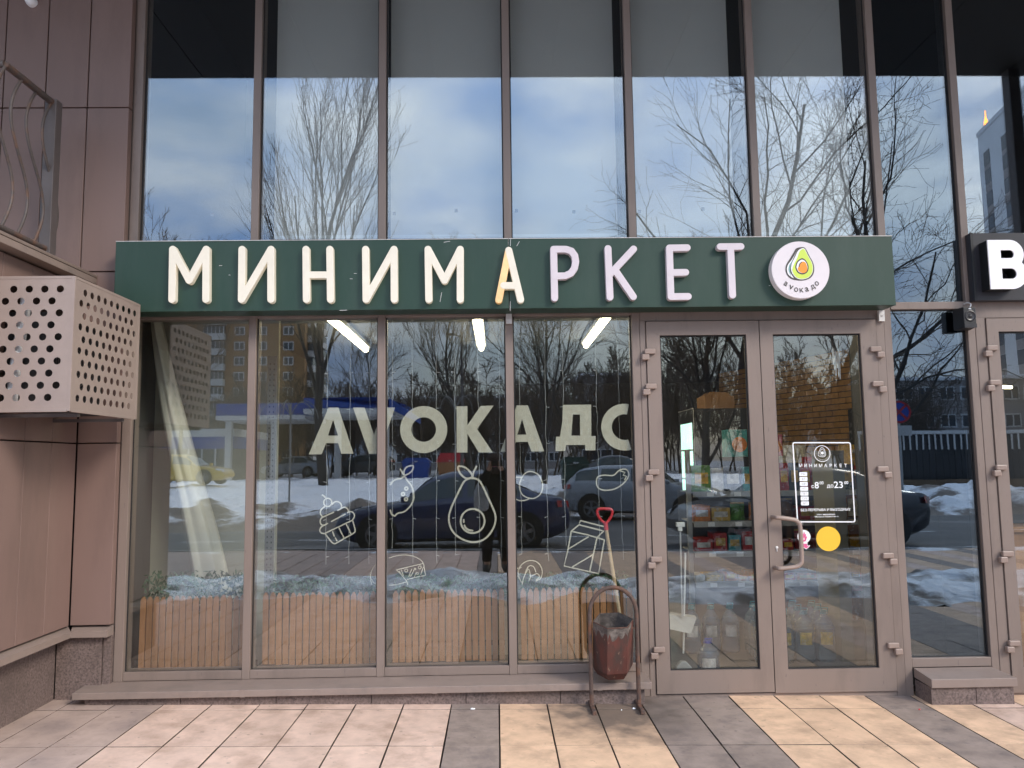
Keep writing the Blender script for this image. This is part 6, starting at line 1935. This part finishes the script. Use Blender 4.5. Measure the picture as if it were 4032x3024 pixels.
    for s_ in (-1, 1):
        b = MB(); zz = .66 if not suv else .82
        b.addf([(-L * .5 + .05, s_ * W * .24, zz - .05), (-L * .5 + .06, s_ * W * .38, zz - .06), (-L * .5 + .34, s_ * W * .455, zz + .05), (-L * .5 + .30, s_ * W * .42, zz + .11), (-L * .5 + .10, s_ * W * .26, zz + .05)], [(0, 1, 2, 3, 4)])
        b.build('headlight', M['headlamp'], t, local=True)
        b = MB(); zt = .84 if not suv else 1.0
        b.addf([(L * .5 + .005, s_ * W * .20, zt - .06), (L * .5 + .002, s_ * W * .36, zt - .08), (L * .5 - .24, s_ * W * .485, zt - .05), (L * .5 - .26, s_ * W * .475, zt + .07), (L * .5 - .02, s_ * W * .36, zt + .05), (L * .5 + .003, s_ * W * .20, zt + .04)], [(0, 1, 2, 3, 4, 5)])
        b.build('taillight', M['taillamp'], t, local=True)
        b = MB(); xm_ = -L * .5 + L * .30
        b.obox((xm_, s_ * (W / 2 + .07), (.98 if not suv else 1.12)), (.12, .18, .11), Matrix.Identity(3)); b.build('mirror', paint, t, bevel=.03, local=True)
    b = MB(); zp = .62 if not suv else .78; b.box(L * .5 + .002, L * .5 + .014, -.26, .26, zp - .06, zp + .06); b.build('number_plate', M['plate'], t, local=True)
    for fx in (-.02, ):
        b = MB(); b.box(L * (.555 - .5) - .003, L * (.555 - .5) + .003, W / 2 - .012, W / 2 + .003, .35, .92 if not suv else 1.05); b.build('door_seam', M['tyre'], t, local=True)
    for fx in (.40, .63):
        b = MB(); b.box(L * (fx - .5), L * (fx - .5) + .17, W / 2 - .01, W / 2 + .012, .78 if not suv else .9, .81 if not suv else .93); b.build('door_handle', paint, t, local=True)
    return t
navy = car_paint('navy_paint', (0.018, 0.028, 0.085)); dk2 = car_paint('black_paint', (0.010, 0.012, 0.018)); silver = car_paint('silver_paint', (0.26, 0.28, 0.31)); yel = car_paint('taxi_paint', (0.55, 0.36, 0.03))
car('parked_car', 'dark navy saloon car parked at the kerb behind the photographer', (-0.86, -10.35, zroad(-10.3)), R(-1.5), navy, 4.45, 1.82, 1.47)
car('parked_car', 'black saloon car parked at the kerb, seen in the door glass', (5.75, -9.9, zroad(-9.9)), R(-5), dk2, 4.75, 1.86, 1.46)
car('off_road_car', 'silver grey off-road car seen from behind beyond the navy saloon', (4.35, -18.2, zroad(-18.2) - 0.03), R(200), silver, 4.5, 1.86, 1.62, True)
q = gz(MD(722, 1860, 33)); car('taxi', 'yellow saloon taxi beyond the snow field', (q.x, q.y, q.z + 0.05), R(185), yel, 4.5, 1.8, 1.46)
q = gz(MD(1155, 1838, 50)); car('parked_car', 'small silver car parked far beyond the snow', (q.x, q.y, 0.7), R(4), silver, 4.3, 1.76, 1.46)
q = gz(MD(1060, 1838, 52)); car('parked_car', 'dark car parked far away beside the small silver one', (MD(1420, 1838, 50).x, -51, 0.7), R(2), dk2, 4.4, 1.8, 1.5, True)
q = MD(2440, 1850, 34); car('parked_car', 'dark car with red tail lamps far behind the silver off-road car', (q.x, q.y, 0.35), R(178), dk2, 4.4, 1.8, 1.46)

# ------------------------------------------------------------------ the photographer
pe = thing('person', 'person in a dark coat and trousers holding a phone up, bag on arm', 'person', (-0.03, -5.72, g(0)))
M['coat'] = mat('dark_coat', (0.014, 0.013, 0.014), 0.85, 0.3, 20); M['trousers'] = mat('dark_trousers', (0.012, 0.012, 0.014), 0.85, 0.2, 20)
M['skin'] = mat('skin', (0.50, 0.30, 0.22), 0.55, 0.06, 20); M['hat'] = mat('brown_wool', (0.075, 0.05, 0.045), 0.95, 0.2, 60)
PO = Vector((-0.03, -5.72, 0.0))
# joints relative to the person (y+ is forward, towards the shop)
J = {'pelvis': (0, 0, .86, .135), 'waist': (0, 0, 1.02, .135), 'chest': (0, .0, 1.20, .15), 'neck0': (0, .01, 1.36, .075), 'neck': (0, .03, 1.41, .052), 'head': (0, .05, 1.50, .085), 'crown': (0, .04, 1.585, .075),
     'hipL': (-.09, 0, .80, .095), 'kneeL': (-.11, .02, .45, .062), 'ankL': (-.12, -.01, .09, .045), 'toeL': (-.135, .14, .035, .035),
     'hipR': (.09, 0, .80, .095), 'kneeR': (.12, .01, .45, .062), 'ankR': (.14, -.02, .09, .045), 'toeR': (.165, .13, .035, .035),
     'shL': (-.17, .0, 1.32, .066), 'elL': (-.235, .10, 1.10, .052), 'wrL': (-.085, .30, 1.42, .034), 'paL': (-.055, .335, 1.475, .032),
     'shR': (.17, .0, 1.32, .066), 'elR': (.245, .10, 1.10, .052), 'wrR': (.10, .30, 1.42, .034), 'paR': (.065, .335, 1.475, .032)}
E_ = [('pelvis', 'waist'), ('waist', 'chest'), ('chest', 'neck0'), ('neck0', 'neck'), ('neck', 'head'), ('head', 'crown'), ('pelvis', 'hipL'), ('hipL', 'kneeL'), ('kneeL', 'ankL'), ('ankL', 'toeL'), ('pelvis', 'hipR'), ('hipR', 'kneeR'), ('kneeR', 'ankR'), ('ankR', 'toeR'),
      ('chest', 'shL'), ('shL', 'elL'), ('elL', 'wrL'), ('wrL', 'paL'), ('chest', 'shR'), ('shR', 'elR'), ('elR', 'wrR'), ('wrR', 'paR')]
def add_finger(side, k_, base, mid_, tip, r_=.009):
    ns_ = [f'f{side}{k_}a', f'f{side}{k_}b', f'f{side}{k_}c']
    for nm, p_ in zip(ns_, (base, mid_, tip)): J[nm] = (*p_, r_)
    E_.append(('pa' + side, ns_[0])); E_.append((ns_[0], ns_[1])); E_.append((ns_[1], ns_[2]))
for side, s_ in (('L', -1), ('R', 1)):
    for k_ in range(4):
        z_ = 1.465 + k_ * .021
        add_finger(side, k_, (s_ * .070, .365, z_), (s_ * (.072 - .004 * k_), .392, z_ + .006), (s_ * .048, .397, z_ + .008))
    add_finger(side, 4, (s_ * .050, .345, 1.445), (s_ * .046, .352, 1.475), (s_ * .042, .365, 1.50), .0095)
nl = list(J)
me = bpy.data.meshes.new('body')
me.from_pydata([J[k_][:3] for k_ in nl], [(nl.index(a), nl.index(b_)) for a, b_ in E_], [])
bo = bpy.data.objects.new('body', me); COL.objects.link(bo); bo.parent = pe
bo.location = (0, 0, -g(0))
sk = bo.modifiers.new('skin', 'SKIN'); sk.use_smooth_shade = True
for i, k_ in enumerate(nl):
    r_ = J[k_][3]; me.skin_vertices[0].data[i].radius = (r_, r_)
me.skin_vertices[0].data[nl.index('pelvis')].use_root = True
ss = bo.modifiers.new('sub', 'SUBSURF'); ss.levels = 2; ss.render_levels = 2
me.materials.append(M['skin'])
def shell(name, rings, key, n=18):
    b = MB()
    vs = []
    for (cx_, cy_, z_, rx, ry) in rings:
        for j in range(n):
            a = 6.2832 * j / n; vs.append((PO.x + cx_ + rx * math.cos(a), PO.y + cy_ + ry * math.sin(a), z_))
    b.addf(vs, [(i * n + j, i * n + (j + 1) % n, (i + 1) * n + (j + 1) % n, (i + 1) * n + j) for i in range(len(rings) - 1) for j in range(n)])
    return b.build(name, M[key], pe, smooth='all')
shell('coat', [(0, 0, .60, .215, .17), (0, 0, .70, .215, .172), (0, 0, .90, .205, .165), (0, 0, 1.05, .195, .155), (0, 0, 1.22, .205, .16), (0, 0, 1.32, .195, .135), (0, .01, 1.38, .11, .10), (0, .02, 1.40, .09, .085)], 'coat')
for s_ in (-1, 1):
    el = 'L' if s_ < 0 else 'R'
    b = MB(); A = [Vector(J[x][:3]) + PO for x in ('sh' + el, 'el' + el, 'wr' + el)]
    b.tube([A[0], A[0].lerp(A[1], .5), A[1], A[1].lerp(A[2], .5), A[2]], [.085, .078, .070, .058, .048], 12); b.build('sleeve', M['coat'], pe, smooth='all')
    b = MB(); A = [Vector(J[x][:3]) + PO for x in ('hip' + el, 'knee' + el, 'ank' + el)]
    b.tube([A[0], A[1], A[2] + Vector((0, 0, .08))], [.108, .082, .068], 12); b.build('trouser_leg', M['trousers'], pe, smooth='all')
    b = MB(); A = [Vector(J[x][:3]) + PO for x in ('ank' + el, 'toe' + el)]
    b.tube([A[0] + Vector((0, -.03, .14)), A[0] + Vector((0, -.03, -.0)), A[0].lerp(A[1], .5) + Vector((0, 0, -.005)), A[1] + Vector((0, .03, .012))], [.062, .062, .055, .04], 12); b.build('boot', M['black'], pe, smooth='all')
shell('scarf', [(0, .03, 1.36, .125, .12), (0, .04, 1.40, .13, .125), (0, .05, 1.44, .115, .115), (0, .05, 1.46, .09, .09)], 'hat')
shell('hat', [(0, .05, 1.545, .100, .108), (0, .045, 1.58, .104, .110), (0, .04, 1.62, .092, .098), (0, .04, 1.648, .058, .062), (0, .04, 1.656, .01, .01)], 'hat')
b = MB()
fp = PO + Vector((0, .05, 1.50))
b.tube([fp + Vector((0, .080, .015)), fp + Vector((0, .100, -.012))], [.010, .014], 8); b.build('nose', M['skin'], pe, smooth='all')
for s_ in (-1, 1):
    b = MB(); b.lathe([(.0, -.004), (.011, -.002), (.011, .002), (0, .004)], fp + Vector((s_ * .032, .080, .015)), 10, 'y'); b.build('eye', M['black'], pe)
b = MB(); b.tube([fp + Vector((-.022, .080, -.040)), fp + Vector((0, .088, -.042)), fp + Vector((.022, .080, -.040))], .005, 6); b.build('mouth', M['pink_vinyl'], pe)
b = MB(); b.box(-.075, .075, -5.335, -5.325, 1.468, 1.546); b.build('phone', M['black'], label='black mobile phone held up in both hands by the photographer', cat='phone', bevel=.006)
# plastic bag hanging from the forearm
M['bagfilm'] = mat('bag_film', (0.42, 0.43, 0.44), 0.4, 0.15, 14, 0.01, 25)
bgp = thing('shopping_bag', 'pale plastic shopping bag hanging from the photographer\'s arm', 'bag', (-.21, -5.53, .86))
b = MB(); vs = []; n = 16
prof_ = [(.86, .07, .05), (.90, .10, .065), (1.0, .115, .07), (1.12, .10, .06), (1.22, .06, .035), (1.28, .035, .02)]
for (z_, rx, ry) in prof_:
    for j in range(n):
        a = 6.2832 * j / n; k_ = 1 + .07 * math.sin(3 * a + z_ * 20); vs.append((-.215 + rx * k_ * math.cos(a), -5.53 + ry * k_ * math.sin(a), z_))
b.addf(vs, [(i * n + j, i * n + (j + 1) % n, (i + 1) * n + (j + 1) % n, (i + 1) * n + j) for i in range(len(prof_) - 1) for j in range(n)] + [tuple(range(n - 1, -1, -1))]); b.build('film', M['bagfilm'], bgp, smooth='all')
b = MB(); b.tube(cr([(-.235, -5.53, 1.27), (-.20, -5.53, 1.34), (-.165, -5.53, 1.27)], 4), .006, 6); b.build('strap', M['bagfilm'], bgp)
